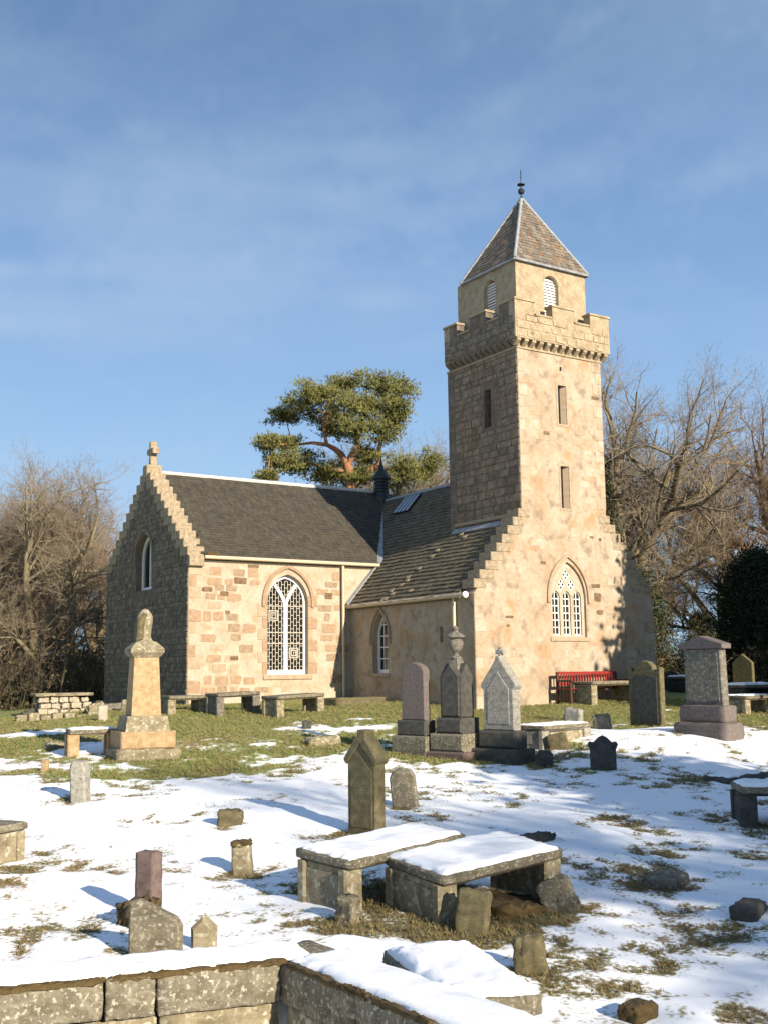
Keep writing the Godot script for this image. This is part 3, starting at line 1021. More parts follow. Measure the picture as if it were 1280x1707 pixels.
	part(nr, "ridge_cap", rc.mesh(), M.ridge)
	var mo := MB.new()
	rough(mo, Vector3(0.42, 0.10, 0.16), 4, 4, 0.02, 0.2, Transform3D(Basis.IDENTITY, Vector3(0.75, 4.45, 0.13)))
	part(nr, "moss_tuft", mo.smooth_mesh(), M.moss)
	# gutters and pipes
	part(ch, "gutter", cylinder_between(Vector3(0.45, 4.40, 0.20), Vector3(6.95, 4.40, 0.20), 0.06), M.cream)
	var fs := MB.new()
	fs.box(Vector3(0.3, 4.28, 0.002), Vector3(6.6, 4.42, 0.05))
	part(ch, "fascia", fs.mesh(), M.cream)
	part(ch, "downpipe", cylinder_between(Vector3(5.44, -0.2, 0.12), Vector3(5.44, 4.36, 0.12), 0.05), M.cream)
	part(ch, "gutter", cylinder_between(Vector3(5.62, 2.97, 0.06), Vector3(5.62, 2.97, 6.52), 0.065), M.cream)
	var spout := MB.new()
	spout.lathe([Vector2(0.02, -0.02), Vector2(0.08, 0.0), Vector2(0.10, 0.03), Vector2(0.09, 0.06), Vector2(0, 0.075)], 12, Transform3D(Basis(Vector3.RIGHT, PI * 0.5), Vector3(5.62, 2.97, 6.52)))
	part(ch, "gutter_end", spout.mesh(), M.white)
	part(ch, "downpipe", cylinder_between(Vector3(5.69, -0.3, 5.9), Vector3(5.69, 2.93, 5.9), 0.05), M.cream)
	# --- wing: side wall
	var wwin := arch(1.82, 0.93, 0.78, 1.87, 2.70, 7)
	var wslit := rect(5.06, 1.66, 5.2, 2.12)
	mb = MB.new()
	mb.extrude(rect(-0.5, BASE, 6.722, 2.98), [wwin, wslit], -0.5, 0.0, xleft(5.785))
	var wl := part(ch, "wing_wall", mb.mesh(), M.lime_orange, "shaded side wall of the wing")
	part(wl, "pane", pane_mesh(wslit, xleft(5.79 + 0.3)), M.glass)
	hood(wl, 1.82, 1.12, 1.87, 2.84, xleft(5.79), 0.09, 0.05, M.stone_tan)
	var sw := part(ch, "wing_window", frame_mesh(wwin, arch(1.82, 0.79, 0.88, 1.87, 2.60, 7), xleft(5.79), -0.28, -0.2), M.white)
	part(sw, "glazing_bars", grid_bars(arch(1.82, 0.80, 0.88, 1.87, 2.62, 7), 0.265, 0.36, 0.03, xleft(5.79), -0.265, -0.225, false), M.white)
	part(sw, "pane", pane_mesh(wwin, xleft(5.79 + 0.25)), M.glass)
	var ws := MB.new()
	ws.prism([Vector3(1.3, 0.66, -0.2), Vector3(2.34, 0.775, 0.04)], 0.01, xleft(5.79))
	part(wl, "window_sill", ws.mesh(), M.stone_buff)
	# --- tower and gable front
	var fwin := arch(9.36, 1.40, 1.78, 2.98, 4.04, 9)
	var sl1 := rect(9.22, 8.30, 9.56, 9.52)
	var sl2 := rect(9.22, 5.68, 9.56, 6.98)
	var vent := rect(9.33, 9.98, 9.41, 10.12)
	var fout := P2([5.79, BASE, 12.92, BASE, 12.92, 3.0, 11.05, 5.2, 11.05, 10.56, 7.64, 10.56, 7.64, 5.2, 5.79, 3.0])
	mb = MB.new()
	mb.extrude(fout, [fwin, sl1, sl2, vent], -0.55, 0.0, xfront(6.73))
	var tw := part(ch, "tower_front", mb.mesh(), M.lime_orange, "sunlit tower front with warm lime pointing")
	for q in [sl1, sl2]:
		part(tw, "pane", pane_mesh(q, xfront(6.73 - 0.155)), M.glass)
	var fh := [arch(9.36, 1.9, 1.5, 2.98, 4.4, 5), rect(9.05, 8.15, 9.72, 9.7), rect(9.05, 5.5, 9.72, 7.15), rect(9.2, 9.85, 9.55, 10.25)]
	wall_stones(tw, xfront(6.73), P2([6.1, 0.0, 12.6, 0.0, 12.6, 2.8, 10.9, 4.7, 10.9, 10.4, 7.8, 10.4, 7.8, 4.7, 6.1, 2.8]), fh, 31, 0.46, 0.34, 0.80, 0.24, 0.42, [M.lime, M.lime_orange, M.stone_buff, M.lime_orange, M.lime, M.stone_buff, M.lime_orange], 165, 0.007)
	for p in [[10.55, 3.0, 0.26, 0.26], [10.62, 2.55, 0.3, 0.14], [10.5, 3.35, 0.34, 0.12], [8.4, 3.98, 0.2, 0.1], [7.0, 2.1, 0.12, 0.07], [10.75, 4.8, 0.12, 0.1], [10.4, 4.85, 0.16, 0.07], [8.7, 7.95, 0.26, 0.1], [10.8, 9.3, 0.34, 0.12], [7.05, 2.35, 0.3, 0.08]]:
		var o := part(tw, "stone", stone_shapes[int(p[0] * 10) % 8], M.stone_dark)
		o.transform = Transform3D(Basis.from_scale(Vector3(p[2], p[3], 0.012)), Vector3(p[0], p[1], 6.73))
	for q in [[8.30, 9.52], [5.68, 6.98]]:
		var rv := MB.new()
		rv.extrude(P2([9.562, -6.728, 9.562, -6.58, 9.44, -6.58]), [], q[0] + 0.002, q[1] - 0.002, Transform3D(Basis(Vector3.RIGHT, Vector3.FORWARD, Vector3.UP), Vector3.ZERO))
		part(tw, "splayed_reveal", rv.mesh(), M.stone_buff)
	mb = MB.new()
	rubble(mb, xfront(6.97), rect(7.44, 10.76, 11.26, 11.50), [], 52, 0.34, 0.62, 0.2, 0.3, 0.85)
	part(tw, "parapet_stones", mb.mesh(), M.parapet).set_meta("kind", "stuff")
	# slit dressings
	for q in [[9.22, 9.56, 8.30, 9.52], [9.22, 9.56, 5.68, 6.98]]:
		var fr := MB.new()
		fr.extrude(rect(q[0] - 0.07, q[2] - 0.08, q[1] + 0.07, q[3] + 0.08), [rect(q[0], q[2], q[1], q[3])], -0.05, 0.012, xfront(6.73))
		part(tw, "slit_dressing", fr.mesh(), M.stone_buff)
	for k in 13:
		for s in 2:
			var j := MB.new()
			var l := 0.36 if (k + s) % 2 else 0.22
			var y0 := 5.75 + k * 0.365
			if s == 0: j.prism([Vector3(7.65, y0, 6.3), Vector3(7.64 + l, y0 + 0.355, 6.742)], 0.006)
			else: j.prism([Vector3(11.05 - l, y0, 6.3), Vector3(11.065, y0 + 0.355, 6.742)], 0.006)
			part(tw, "quoin", j.mesh(), [M.lime, M.lime_orange, M.lime_orange][(k + s) % 3])
	for k in 10:
		for s in 2:
			var j := MB.new()
			var l := 0.40 if (k + s) % 2 else 0.25
			var y0 := -0.6 + k * 0.36
			if s == 0: j.prism([Vector3(5.80, y0, 6.3), Vector3(5.79 + l, y0 + 0.35, 6.742)], 0.006)
			else: j.prism([Vector3(12.92 - l, y0, 6.3), Vector3(12.935, y0 + 0.35, 6.742)], 0.006)
			part(tw, "quoin", j.mesh(), [M.lime_orange, M.lime, M.lime_orange][(k + s) % 3])
	# tower window: three lancets and three lozenges in a stone head
	var tg := part(ch, "tower_window", window_head(), M.lime, "pointed three-light window with lozenge panes")
	for x in [8.93, 9.36, 9.79]:
		var la := arch(x, 0.30, 1.84, 2.98, 3.17, 5)
		var lf := part(tg, "lancet_frame", frame_mesh(la, arch(x, 0.25, 1.88, 2.98, 3.14, 5), xfront(6.73), -0.20, -0.13), M.white)
		lf.set_meta("kind", "thing")
		lf.remove_meta("kind")
		part(tg, "glazing_bars", grid_bars(arch(x, 0.27, 1.86, 2.98, 3.16, 5), 0.135, 0.215, 0.03, xfront(6.73), -0.19, -0.15, false), M.white)
		part(tg, "pane", pane_mesh(la, xfront(6.73 - 0.18)), M.glass)
	for c in [Vector2(9.36, 3.66), Vector2(9.16, 3.36), Vector2(9.56, 3.36)]:
		var lz := MB.new()
		var dia := PackedVector2Array([c + Vector2(0, -0.21), c + Vector2(0.17, 0), c + Vector2(0, 0.21), c + Vector2(-0.17, 0)])
		var hs := []
		for d in [Vector2(0, 0.095), Vector2(0, -0.095), Vector2(0.078, 0), Vector2(-0.078, 0)]:
			hs.append(PackedVector2Array([c + d + Vector2(0, -0.062), c + d + Vector2(0.05, 0), c + d + Vector2(0, 0.062), c + d + Vector2(-0.05, 0)]))
		lz.extrude(dia, hs, -0.16, -0.10, xfront(6.73))
		part(tg, "lozenge_frame", lz.mesh(), M.white)
		part(tg, "pane", pane_mesh(dia, xfront(6.73 - 0.15)), M.glass)
	hood(tw, 9.36, 1.62, 2.98, 4.22, xfront(6.73), 0.09, 0.06, M.stone_buff)
	var fsill := MB.new()
	fsill.prism([Vector3(8.6, 1.66, 6.5), Vector3(10.12, 1.775, 6.77)], 0.01)
	part(tw, "window_sill", fsill.mesh(), M.stone_buff)
	# crow steps of the front gable
	for s in 2:
		for k in 9:
			var st := MB.new()
			var x0 := 5.79 + k * 0.214
			var x1 := x0 + 0.214
			if s == 1:
				x1 = 12.92 - k * 0.214; x0 = x1 - 0.214
			var more := r.randf_range(0.16, 0.34)
			if s == 0: x1 += more
			else: x0 -= more
			var top := 3.42 + k * 0.268
			st.prism([Vector3(x0, top - 0.263, -0.56), Vector3(x1, top, 0.012 + r.randf_range(0, 0.012))], 0.018, xfront(6.73))
			part(tw, "crow_step", st.mesh(), M.crow)
	# tower side, rear and east walls
	var lslit := rect(5.08, 8.3, 5.42, 9.5)
	mb = MB.new()
	mb.extrude(rect(3.6, 4.5, 6.722, 10.558), [lslit], -0.5, 0.0, xleft(7.636))
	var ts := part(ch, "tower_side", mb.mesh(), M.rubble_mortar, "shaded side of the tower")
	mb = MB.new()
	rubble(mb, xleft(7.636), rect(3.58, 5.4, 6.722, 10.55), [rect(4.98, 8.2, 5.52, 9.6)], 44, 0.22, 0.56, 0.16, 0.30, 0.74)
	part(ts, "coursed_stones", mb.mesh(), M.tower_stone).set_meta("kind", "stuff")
	part(ts, "pane", pane_mesh(lslit, xleft(7.64 + 0.3)), M.glass)
	mb = MB.new()
	mb.box(Vector3(7.64, 4.5, 3.2), Vector3(11.05, 10.56, 3.6))
	mb.box(Vector3(10.65, 4.5, 3.6), Vector3(11.05, 10.56, 6.18))
	mb.box(Vector3(12.45, BASE, -0.5), Vector3(12.92, 2.98, 6.18))
	part(ch, "rear_wall", mb.mesh(), M.rubble_mortar)
	mb = MB.new()
	mb.prism([Vector3(3.5, 5.36, -0.2), Vector3(6.16, 5.47, 0.07)], 0.015, xleft(7.64))
	part(ts, "string_course", mb.mesh(), M.crow)
	# --- wing roof
	var we := Vector3(5.60, 2.96, 0)
	var wr := Vector3(9.35, 7.24, 0)
	var wrf := part(ch, "wing_roof", slab_quad(Vector3(5.60, 2.96, -3.6), Vector3(5.60, 2.96, 6.17), Vector3(9.35, 7.24, 6.17), Vector3(9.35, 7.24, -3.6), 0.14), M.slate_wing)
	part(ch, "wing_roof", slab_quad(Vector3(13.10, 2.96, 6.17), Vector3(13.10, 2.96, -3.6), Vector3(9.35, 7.24, -3.6), Vector3(9.35, 7.24, 6.17), 0.14), M.slate_wing)
	var wv := (wr - we).normalized()
	var WL := (wr - we).length()
	mb = MB.new()
	slates(mb, we, Vector3(0, 0, 1), wv, P2([0.1, 0, 6.17, 0, 6.17, 3.1, 3.6, 3.1, 3.6, WL, -3.55, WL, 0.1, 2.07]), 0.27, 0.175, 19, [Color(0.95, 0.95, 0.92), Color(1.05, 1.0, 0.9), Color(0.8, 0.8, 0.8), Color(1.15, 1.1, 0.98), Color(0.9, 0.88, 0.8)], 1.7)
	part(wrf, "slates", mb.mesh(), M.slate_wing).set_meta("kind", "stuff")
	# a run of patched pale slates
	for p in [[2.35, 0.15], [2.55, 0.35], [2.35, 0.5], [2.7, 0.72], [2.85, 0.9], [2.75, 1.05], [3.05, 1.4], [3.3, 1.9], [3.35, 2.15], [2.2, 0.1], [3.5, 0.4], [4.4, 2.6], [4.1, 2.75]]:
		var ps := MB.new()
		var nrm := wv.cross(Vector3(0, 0, 1)).normalized()
		if nrm.y < 0: nrm = -nrm
		ps.prism([Vector3(-0.09, -0.06, 0), Vector3(0.09, 0.06, 0.02)], 0.004, Transform3D(Basis(Vector3(0, 0, 1), wv, Vector3(0, 0, 1).cross(wv)), we + wv * p[1] + Vector3(0, 0, p[0]) + nrm * 0.045))
		part(wrf, "pale_slate", ps.mesh(), M.crow)
	rc = MB.new()
	rc.tube([Vector3(9.35, 7.26, -3.6), Vector3(9.35, 7.26, 3.6)], [0.08, 0.08], 8)
	part(wrf, "ridge_cap", rc.mesh(), M.lead)
	part(wrf, "valley_lead", flat_strip(Vector3(6.90, 4.52, 0.16), Vector3(9.35, 7.36, -3.62), 0.22, Vector3(-0.6, 0.9, 0.5)), M.lead)
	part(wrf, "wall_flashing", flat_strip(Vector3(5.60, 3.03, 0.10), Vector3(6.93, 4.55, 0.10), 0.15, Vector3(-0.75, 0.65, 0.2)), M.lead)
	part(wrf, "tower_flashing", flat_strip(Vector3(7.50, 5.19, 3.5), Vector3(7.50, 5.19, 6.1), 0.20, Vector3(-0.75, 0.65, 0)), M.lead)
	var skf := part(wrf, "skylight", flat_strip(Vector3(8.62, 6.47, -1.12), Vector3(9.20, 7.13, -1.12), 1.04, Vector3(-0.752, 0.659, 0), 0.07), M.black)
	for k in 4:
		part(skf, "pane", flat_strip(Vector3(8.60, 6.52, -1.50 + k * 0.25), Vector3(9.16, 7.16, -1.50 + k * 0.25), 0.15, Vector3(-0.752, 0.659, 0), 0.03), M.skyglass)
	# roof ventilator where the ridges meet
	var ve := MB.new()
	var vx := Transform3D(Basis.IDENTITY, Vector3(9.33, 7.25, -3.5))
	ve.lathe([Vector2(0.36, -0.3), Vector2(0.36, 0.18), Vector2(0.29, 0.22), Vector2(0.27, 0.30), Vector2(0.27, 0.86), Vector2(0.38, 0.88), Vector2(0.38, 0.93), Vector2(0.16, 1.22), Vector2(0.05, 1.5), Vector2(0.02, 1.72), Vector2(0, 1.74)], 8, vx)
	var vp := part(ch, "ventilator", ve.mesh(), M.black, "black octagonal roof ventilator with a spike")
	for k in 4:
		var lv := MB.new()
		lv.lathe([Vector2(0.275, 0.36 + k * 0.12), Vector2(0.31, 0.37 + k * 0.12), Vector2(0.275, 0.42 + k * 0.12)], 8, vx)
		part(vp, "louvre", lv.mesh(), M.black)
	# --- parapet
	var pa := part(ch, "parapet", parapet_side(3.88, 0), M.parapet, "crenellated tower parapet")
	pa.transform = xfront(6.97).translated_local(Vector3(7.41, 0, 0))
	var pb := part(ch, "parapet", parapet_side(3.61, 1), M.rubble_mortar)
	pb.transform = xleft(7.41).translated_local(Vector3(3.36, 0, 0))
	var pc := part(ch, "parapet", parapet_side(3.88, 0), M.parapet)
	pc.transform = Transform3D(Basis(Vector3.UP, PI), Vector3(11.29, 0, 3.36))
	var pd := part(ch, "parapet", parapet_side(3.61, 1), M.parapet)
	pd.transform = Transform3D(Basis(Vector3(0, 0, -1), Vector3.UP, Vector3(1, 0, 0)), Vector3(11.29, 0, 6.97))
	for side in [[pa, 3.88], [pb, 3.61], [pc, 3.88], [pd, 3.61]]:
		for q in MERLONS:
			var cp := MB.new()
			var a: float = q[0] * side[1]
			var b: float = q[1] * side[1]
			var e := 0.0 if q[2] < 11.9 else 0.03
			cp.prism([Vector3(a - e, q[2], -0.34), Vector3(b + e, q[2] + 0.07, 0.035)], 0.012)
			part(side[0], "coping", cp.mesh(), M.parapet)
	mb = MB.new()
	rubble(mb, Transform3D.IDENTITY, rect(0.03, 10.76, 3.58, 11.52), [], 51, 0.24, 0.5, 0.16, 0.26, 0.72)
	part(pb, "rubble_stones", mb.mesh(), M.rubble).set_meta("kind", "stuff")
	mb = MB.new()
	mb.box(Vector3(7.642, 10.562, 3.3), Vector3(11.048, 10.95, 6.728))
	part(ch, "wall_head", mb.mesh(), M.parapet)
	mb = MB.new()
	mb.box(Vector3(7.43, 10.728, 3.38), Vector3(11.27, 10.76, 6.95))
	part(ch, "tower_floor", mb.mesh(), M.parapet)
	for k in 13:
		var c0 := MB.new()
		c0.extrude(P2([0.0, 10.53, 0.05, 10.53, 0.22, 10.66, 0.22, 10.735, 0.0, 10.735]), [], -0.075, 0.075, Transform3D(Basis(Vector3(0, 0, 1), Vector3.UP, Vector3(-1, 0, 0)), Vector3(7.56 + k * 0.298, 0, 6.73)))
		part(ch, "corbel", c0.mesh(), M.parapet)
		var c1 := MB.new()
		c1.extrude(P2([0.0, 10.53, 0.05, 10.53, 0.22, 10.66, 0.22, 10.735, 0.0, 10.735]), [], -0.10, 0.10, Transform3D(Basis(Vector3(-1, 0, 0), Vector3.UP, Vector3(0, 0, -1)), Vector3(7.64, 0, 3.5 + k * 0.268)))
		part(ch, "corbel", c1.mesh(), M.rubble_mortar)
	mb = MB.new()
	mb.box(Vector3(7.60, 10.47, 6.40), Vector3(11.09, 10.535, 6.77))
	mb.box(Vector3(7.60, 10.47, 3.2), Vector3(7.90, 10.535, 6.40))
	part(ch, "string_course", mb.mesh(), M.parapet)
	for x in [8.05, 9.35, 10.75]:
		var sp := MB.new()
		sp.lathe([Vector2(0.035, 0), Vector2(0.05, 0.02), Vector2(0.05, 0.05), Vector2(0.03, 0.05), Vector2(0.0, 0.0)], 8, Transform3D(Basis(Vector3.RIGHT, PI * 0.5), Vector3(x, 10.92, 6.95)))
		part(pa, "drain_spout", sp.mesh(), M.stone_dark).transform = pa.transform.affine_inverse()
	# --- belfry
	var bf := arch(9.34, 0.60, 11.4, 12.84, 13.14, 7)
	mb = MB.new()
	mb.extrude(rect(7.9, 10.9, 10.79, 13.42), [bf], -0.4, 0.0, xfront(6.47))
	var bel := part(ch, "belfry", mb.mesh(), M.parapet, "belfry stage with white louvred openings")
	var bl := arch(5.17, 0.60, 11.4, 12.84, 13.14, 7)
	mb = MB.new()
	mb.extrude(rect(3.86, 10.9, 6.07, 13.42), [bl], -0.4, 0.0, xleft(7.9))
	part(ch, "belfry", mb.mesh(), M.parapet)
	mb = MB.new()
	mb.box(Vector3(7.9, 10.9, 3.5), Vector3(10.79, 13.42, 3.86))
	mb.box(Vector3(10.4, 10.9, 3.86), Vector3(10.79, 13.42, 6.07))
	part(ch, "belfry", mb.mesh(), M.parapet)
	for k in 18:
		var y := 11.42 + k * 0.095
		var hw := 0.29
		if y > 12.84: hw = sqrt(maxf(0.0, 0.3 * 0.3 - pow(y - 12.84, 2)))
		if hw < 0.05: continue
		var a := MB.new()
		a.box(Vector3(-hw, -0.045, -0.008), Vector3(hw, 0.045, 0.008), Transform3D(Basis(Vector3.RIGHT, -0.55), Vector3(9.34, y, 6.32)))
		part(bel, "louvre_slat", a.mesh(), M.white)
		a = MB.new()
		a.box(Vector3(-0.008, -0.045, -hw), Vector3(0.008, 0.045, hw), Transform3D(Basis(Vector3.BACK, -0.55), Vector3(8.05, y, 5.17)))
		part(bel, "louvre_slat", a.mesh(), M.white)
	# --- spire
	var ap := Vector3(9.35, 16.20, 5.17)
	var cs := [Vector3(7.82, 13.40, 6.55), Vector3(10.87, 13.40, 6.55), Vector3(10.87, 13.40, 3.78), Vector3(7.82, 13.40, 3.78)]
	mb = MB.new()
	for k in 4: mb.tri(cs[k], cs[(k + 1) % 4], ap)
	mb.quad(cs[3], cs[2], cs[1], cs[0])
	var spire := part(ch, "spire", mb.mesh(), M.slate_spire, "slated pyramid spire with orange lichen")
	for k in [0, 3]:
		var a: Vector3 = cs[k]
		var b: Vector3 = cs[(k + 1) % 4]
		var ud := (b - a).normalized()
		var midp := (a + b) * 0.5
		var vv := (ap - midp).normalized()
		var W := (b - a).length()
		mb = MB.new()
		slates(mb, a, ud, vv, P2([0.05, 0, W - 0.05, 0, W * 0.5, (ap - midp).length()]), 0.20, 0.14, 60 + k, [Color(0.72, 0.72, 0.74), Color(0.95, 0.93, 0.9), Color(0.85, 0.84, 0.82), Color(1.1, 1.05, 0.95)])
		part(spire, "slates", mb.mesh(), M.slate_spire).set_meta("kind", "stuff")
	for k in 4:
		part(spire, "hip_lead", cylinder_between(cs[k] + Vector3(0, 0.03, 0), ap + Vector3(0, 0.02, 0), 0.055, 6), M.lead)
		var ev := MB.new()
		var mid: Vector3 = (cs[k] + cs[(k + 1) % 4]) * 0.5
		ev.tube([cs[k], cs[(k + 1) % 4]], [0.04, 0.04], 6)
		part(spire, "eaves_lead", ev.mesh(), M.lead)
	var fi := MB.new()
	var fx := Transform3D(Basis.IDENTITY, Vector3(9.35, 16.15, 5.17))
	fi.lathe([Vector2(0.10, -0.1), Vector2(0.05, 0.12), Vector2(0.025, 0.14), Vector2(0.025, 0.20), Vector2(0.09, 0.24), Vector2(0.115, 0.31), Vector2(0.09, 0.38), Vector2(0.02, 0.42), Vector2(0.02, 0.50), Vector2(0.13, 0.53), Vector2(0.13, 0.555), Vector2(0.02, 0.58), Vector2(0.014, 0.62), Vector2(0.014, 1.05), Vector2(0, 1.08)], 14, fx)
	var fp := part(spire, "finial", fi.mesh(), M.iron, "dark ball finial with a weather vane")
	var wv2 := MB.new()
	wv2.extrude(P2([-0.10, 0.80, -0.02, 0.76, 0.06, 0.78, 0.10, 0.90, 0.05, 0.92, 0.03, 0.88, 0.0, 0.98, -0.03, 1.02, -0.06, 0.96, -0.03, 0.92, -0.05, 0.86]), [], -0.01, 0.01, Transform3D(Basis(Vector3.UP, 0.9), fx.origin), 0.003)
	part(spire, "weather_vane", wv2.mesh(), M.iron)

const MERLONS := [[0.0, 0.195, 11.90], [0.385, 0.61, 11.90], [0.79, 1.0, 11.90], [0.205, 0.375, 11.50], [0.62, 0.78, 11.50]]

func parapet_side(w: float, narrow: int) -> ArrayMesh:
	var mb := MB.new()
	var x := [0.0, 0.195 * w, 0.385 * w, 0.61 * w, 0.79 * w, w]
	var i := 0.3 if narrow else 0.0      # the long sides take the corners
	var o := P2([i, 10.73, w - i, 10.73, w - i, 11.90, x[4], 11.90, x[4], 11.50, x[3], 11.50, x[3], 11.90, x[2], 11.90, x[2], 11.50, x[1], 11.50, x[1], 11.90, i, 11.90])
	mb.extrude(o, [], -0.30, 0.0, Transform3D.IDENTITY, 0.008)
	return mb.mesh()

func frame_mesh(outer: PackedVector2Array, inner: PackedVector2Array, xf: Transform3D, w0: float, w1: float) -> ArrayMesh:
	var mb := MB.new()
	mb.extrude(outer, [inner], w0, w1, xf)
	return mb.mesh()

func pane_mesh(poly: PackedVector2Array, xf: Transform3D) -> ArrayMesh:
	var mb := MB.new()
	mb.extrude(poly, [], -0.004, 0.004, xf)
	return mb.mesh()

func window_head() -> ArrayMesh:
	var mb := MB.new()
	var holes := []
	for x in [8.93, 9.36, 9.79]: holes.append(arch(x, 0.30, 1.84, 2.98, 3.17, 5))
	for c in [Vector2(9.36, 3.66), Vector2(9.16, 3.36), Vector2(9.56, 3.36)]:
		holes.append(PackedVector2Array([c + Vector2(0, -0.205), c + Vector2(0.165, 0), c + Vector2(0, 0.205), c + Vector2(-0.165, 0)]))
	mb.extrude(arch(9.36, 1.40, 1.78, 2.98, 4.04, 9), holes, -0.22, -0.08, xfront(6.73))
	return mb.mesh()

func flat_strip(a: Vector3, b: Vector3, w: float, up: Vector3, th := 0.04) -> ArrayMesh:
	var mb := MB.new()
	var d := (b - a).normalized()
	var s := d.cross(up).normalized()
	var n := s.cross(d)
	mb.prism([Vector3(-w * 0.5, 0, 0), Vector3(w * 0.5, (b - a).length(), th)], minf(0.01, th * 0.3), Transform3D(Basis(s, d, s.cross(d)), a))
	return mb.mesh()

# ------------------------------------------------------------------ graveyard
func slab_part(t: Node3D, called: String, outline: Array, th: float, mat: Material, y := 0.0, bev := 0.02, z := 0.0) -> MeshInstance3D:
	var mb := MB.new()
	mb.extrude(P2(outline), [], -th * 0.5, th * 0.5, Transform3D(Basis.IDENTITY, Vector3(0, y, z)), bev)
	return part(t, called, mb.mesh(), mat)

func block_part(t: Node3D, called: String, w: float, h: float, d: float, y: float, mat: Material, bev := 0.025) -> MeshInstance3D:
	var mb := MB.new()
	mb.prism([Vector3(-w * 0.5, y, -d * 0.5), Vector3(w * 0.5, y + h, d * 0.5)], bev)
	return part(t, called, mb.mesh(), mat)

func frustum(mb: MB, w0: float, d0: float, w1: float, d1: float, y0: float, y1: float) -> void:
	var a := [Vector3(-w0, y0, d0), Vector3(w0, y0, d0), Vector3(w0, y0, -d0), Vector3(-w0, y0, -d0)]
	var b := [Vector3(-w1, y1, d1), Vector3(w1, y1, d1), Vector3(w1, y1, -d1), Vector3(-w1, y1, -d1)]
	for k in 4:
		var l := (k + 1) % 4
		mb.quad(a[k] * Vector3(0.5, 1, 0.5), a[l] * Vector3(0.5, 1, 0.5), b[l] * Vector3(0.5, 1, 0.5), b[k] * Vector3(0.5, 1, 0.5))
	mb.quad(b[0] * Vector3(0.5, 1, 0.5), b[1] * Vector3(0.5, 1, 0.5), b[2] * Vector3(0.5, 1, 0.5), b[3] * Vector3(0.5, 1, 0.5))

func rough_stone(called: String, label: String, category: String, x: float, z: float, size: Vector3, turn: float, mat: Material, seed_: int, tilt := Vector2.ZERO, sink := 0.06, n := 7, amp := 0.02, rnd := 0.12) -> Node3D:
	var t := thing(called, label, category, on(x, z, -sink), turn)
	t.rotation_degrees.x = tilt.x
	t.rotation_degrees.z = tilt.y
	var mb := MB.new()
	rough(mb, size + Vector3(0, sink, 0), seed_, n, amp, rnd)
	part(t, "stone_body", mb.smooth_mesh(), mat)
	return t

# a small marker cut to an outline (local x, y), uneven and chamfered
func marker(called: String, label: String, x: float, z: float, outline: Array, th: float, turn: float, mat: Material, tilt := Vector2.ZERO, bev := 0.03) -> Node3D:
	var t := thing(called, label, "gravestone", on(x, z, -0.05), turn)
	t.rotation_degrees.x = tilt.x
	t.rotation_degrees.z = tilt.y
	slab_part(t, "slab", outline, th, mat, 0.0, bev)
	return t

func moss_on(t: Node3D, size: Vector3, at: Vector3, seed_: int) -> void:
	var mb := MB.new()
	rough(mb, size, seed_, 6, 0.018, 0.2, Transform3D(Basis.IDENTITY, at))
	part(t, "moss", mb.smooth_mesh(), M.moss)

func snow_on(t: Node3D, w: float, l: float, h: float, at: Vector3, seed_: int, n := 20) -> void:
	var o := part(t, "snow", snow_cap(w, l, h, seed_, n, n), M.snow)
	o.position = at

func table_tomb(label: String, x: float, z: float, L: float, W: float, H: float, turn: float, mat: Material, seed_: int, snow := 0.05, tilt := Vector2.ZERO, y_off := 0.0) -> Node3D:
	# long axis along local x
	var t := thing("table_tomb", label, "tomb", on(x, z, y_off), turn, "table tombs in the graveyard")
	t.rotation_degrees.x = tilt.x
	t.rotation_degrees.z = tilt.y
	for s in [-1, 1]:
		var mb := MB.new()
		var x0: float = s * (L * 0.5 - 0.10)
		mb.prism([Vector3(x0 - 0.075, -0.25, -W * 0.5 + 0.10), Vector3(x0 + 0.075, H - 0.10, W * 0.5 - 0.10)], 0.02)
		var e := part(t, "end_panel", mb.mesh(), mat)
		mb = MB.new()
		mb.prism([Vector3(x0 + s * 0.075 - 0.015, 0.05, -W * 0.5 + 0.17), Vector3(x0 + s * 0.075 + 0.015, H - 0.16, W * 0.5 - 0.17)], 0.012)
		part(e, "carved_panel", mb.mesh(), mat)
		for q in [-1, 1]:
			mb = MB.new()
			var z0: float = q * (W * 0.5 - 0.11)
			mb.prism([Vector3(x0 - 0.12, -0.25, z0 - 0.06), Vector3(x0 + 0.12, H - 0.095, z0 + 0.06)], 0.02)
			part(t, "corner_leg", mb.mesh(), mat)
	var sl := MB.new()
	rough(sl, Vector3(L, 0.085, W), seed_, 9, 0.006, 0.04, Transform3D(Basis.IDENTITY, Vector3(0, H - 0.085, 0)))
	part(t, "top_slab", sl.smooth_mesh(), M.lichen_stone)
	var ml := MB.new()
	frustum(ml, L - 0.16, W - 0.16, L - 0.04, W - 0.04, H - 0.125, H - 0.082)
	part(t, "moulding", ml.mesh(), mat)
	if snow > 0.0:
		snow_on(t, L - 0.06, W - 0.06, snow, Vector3(0, H, 0), seed_ + 5, 26)
	return t

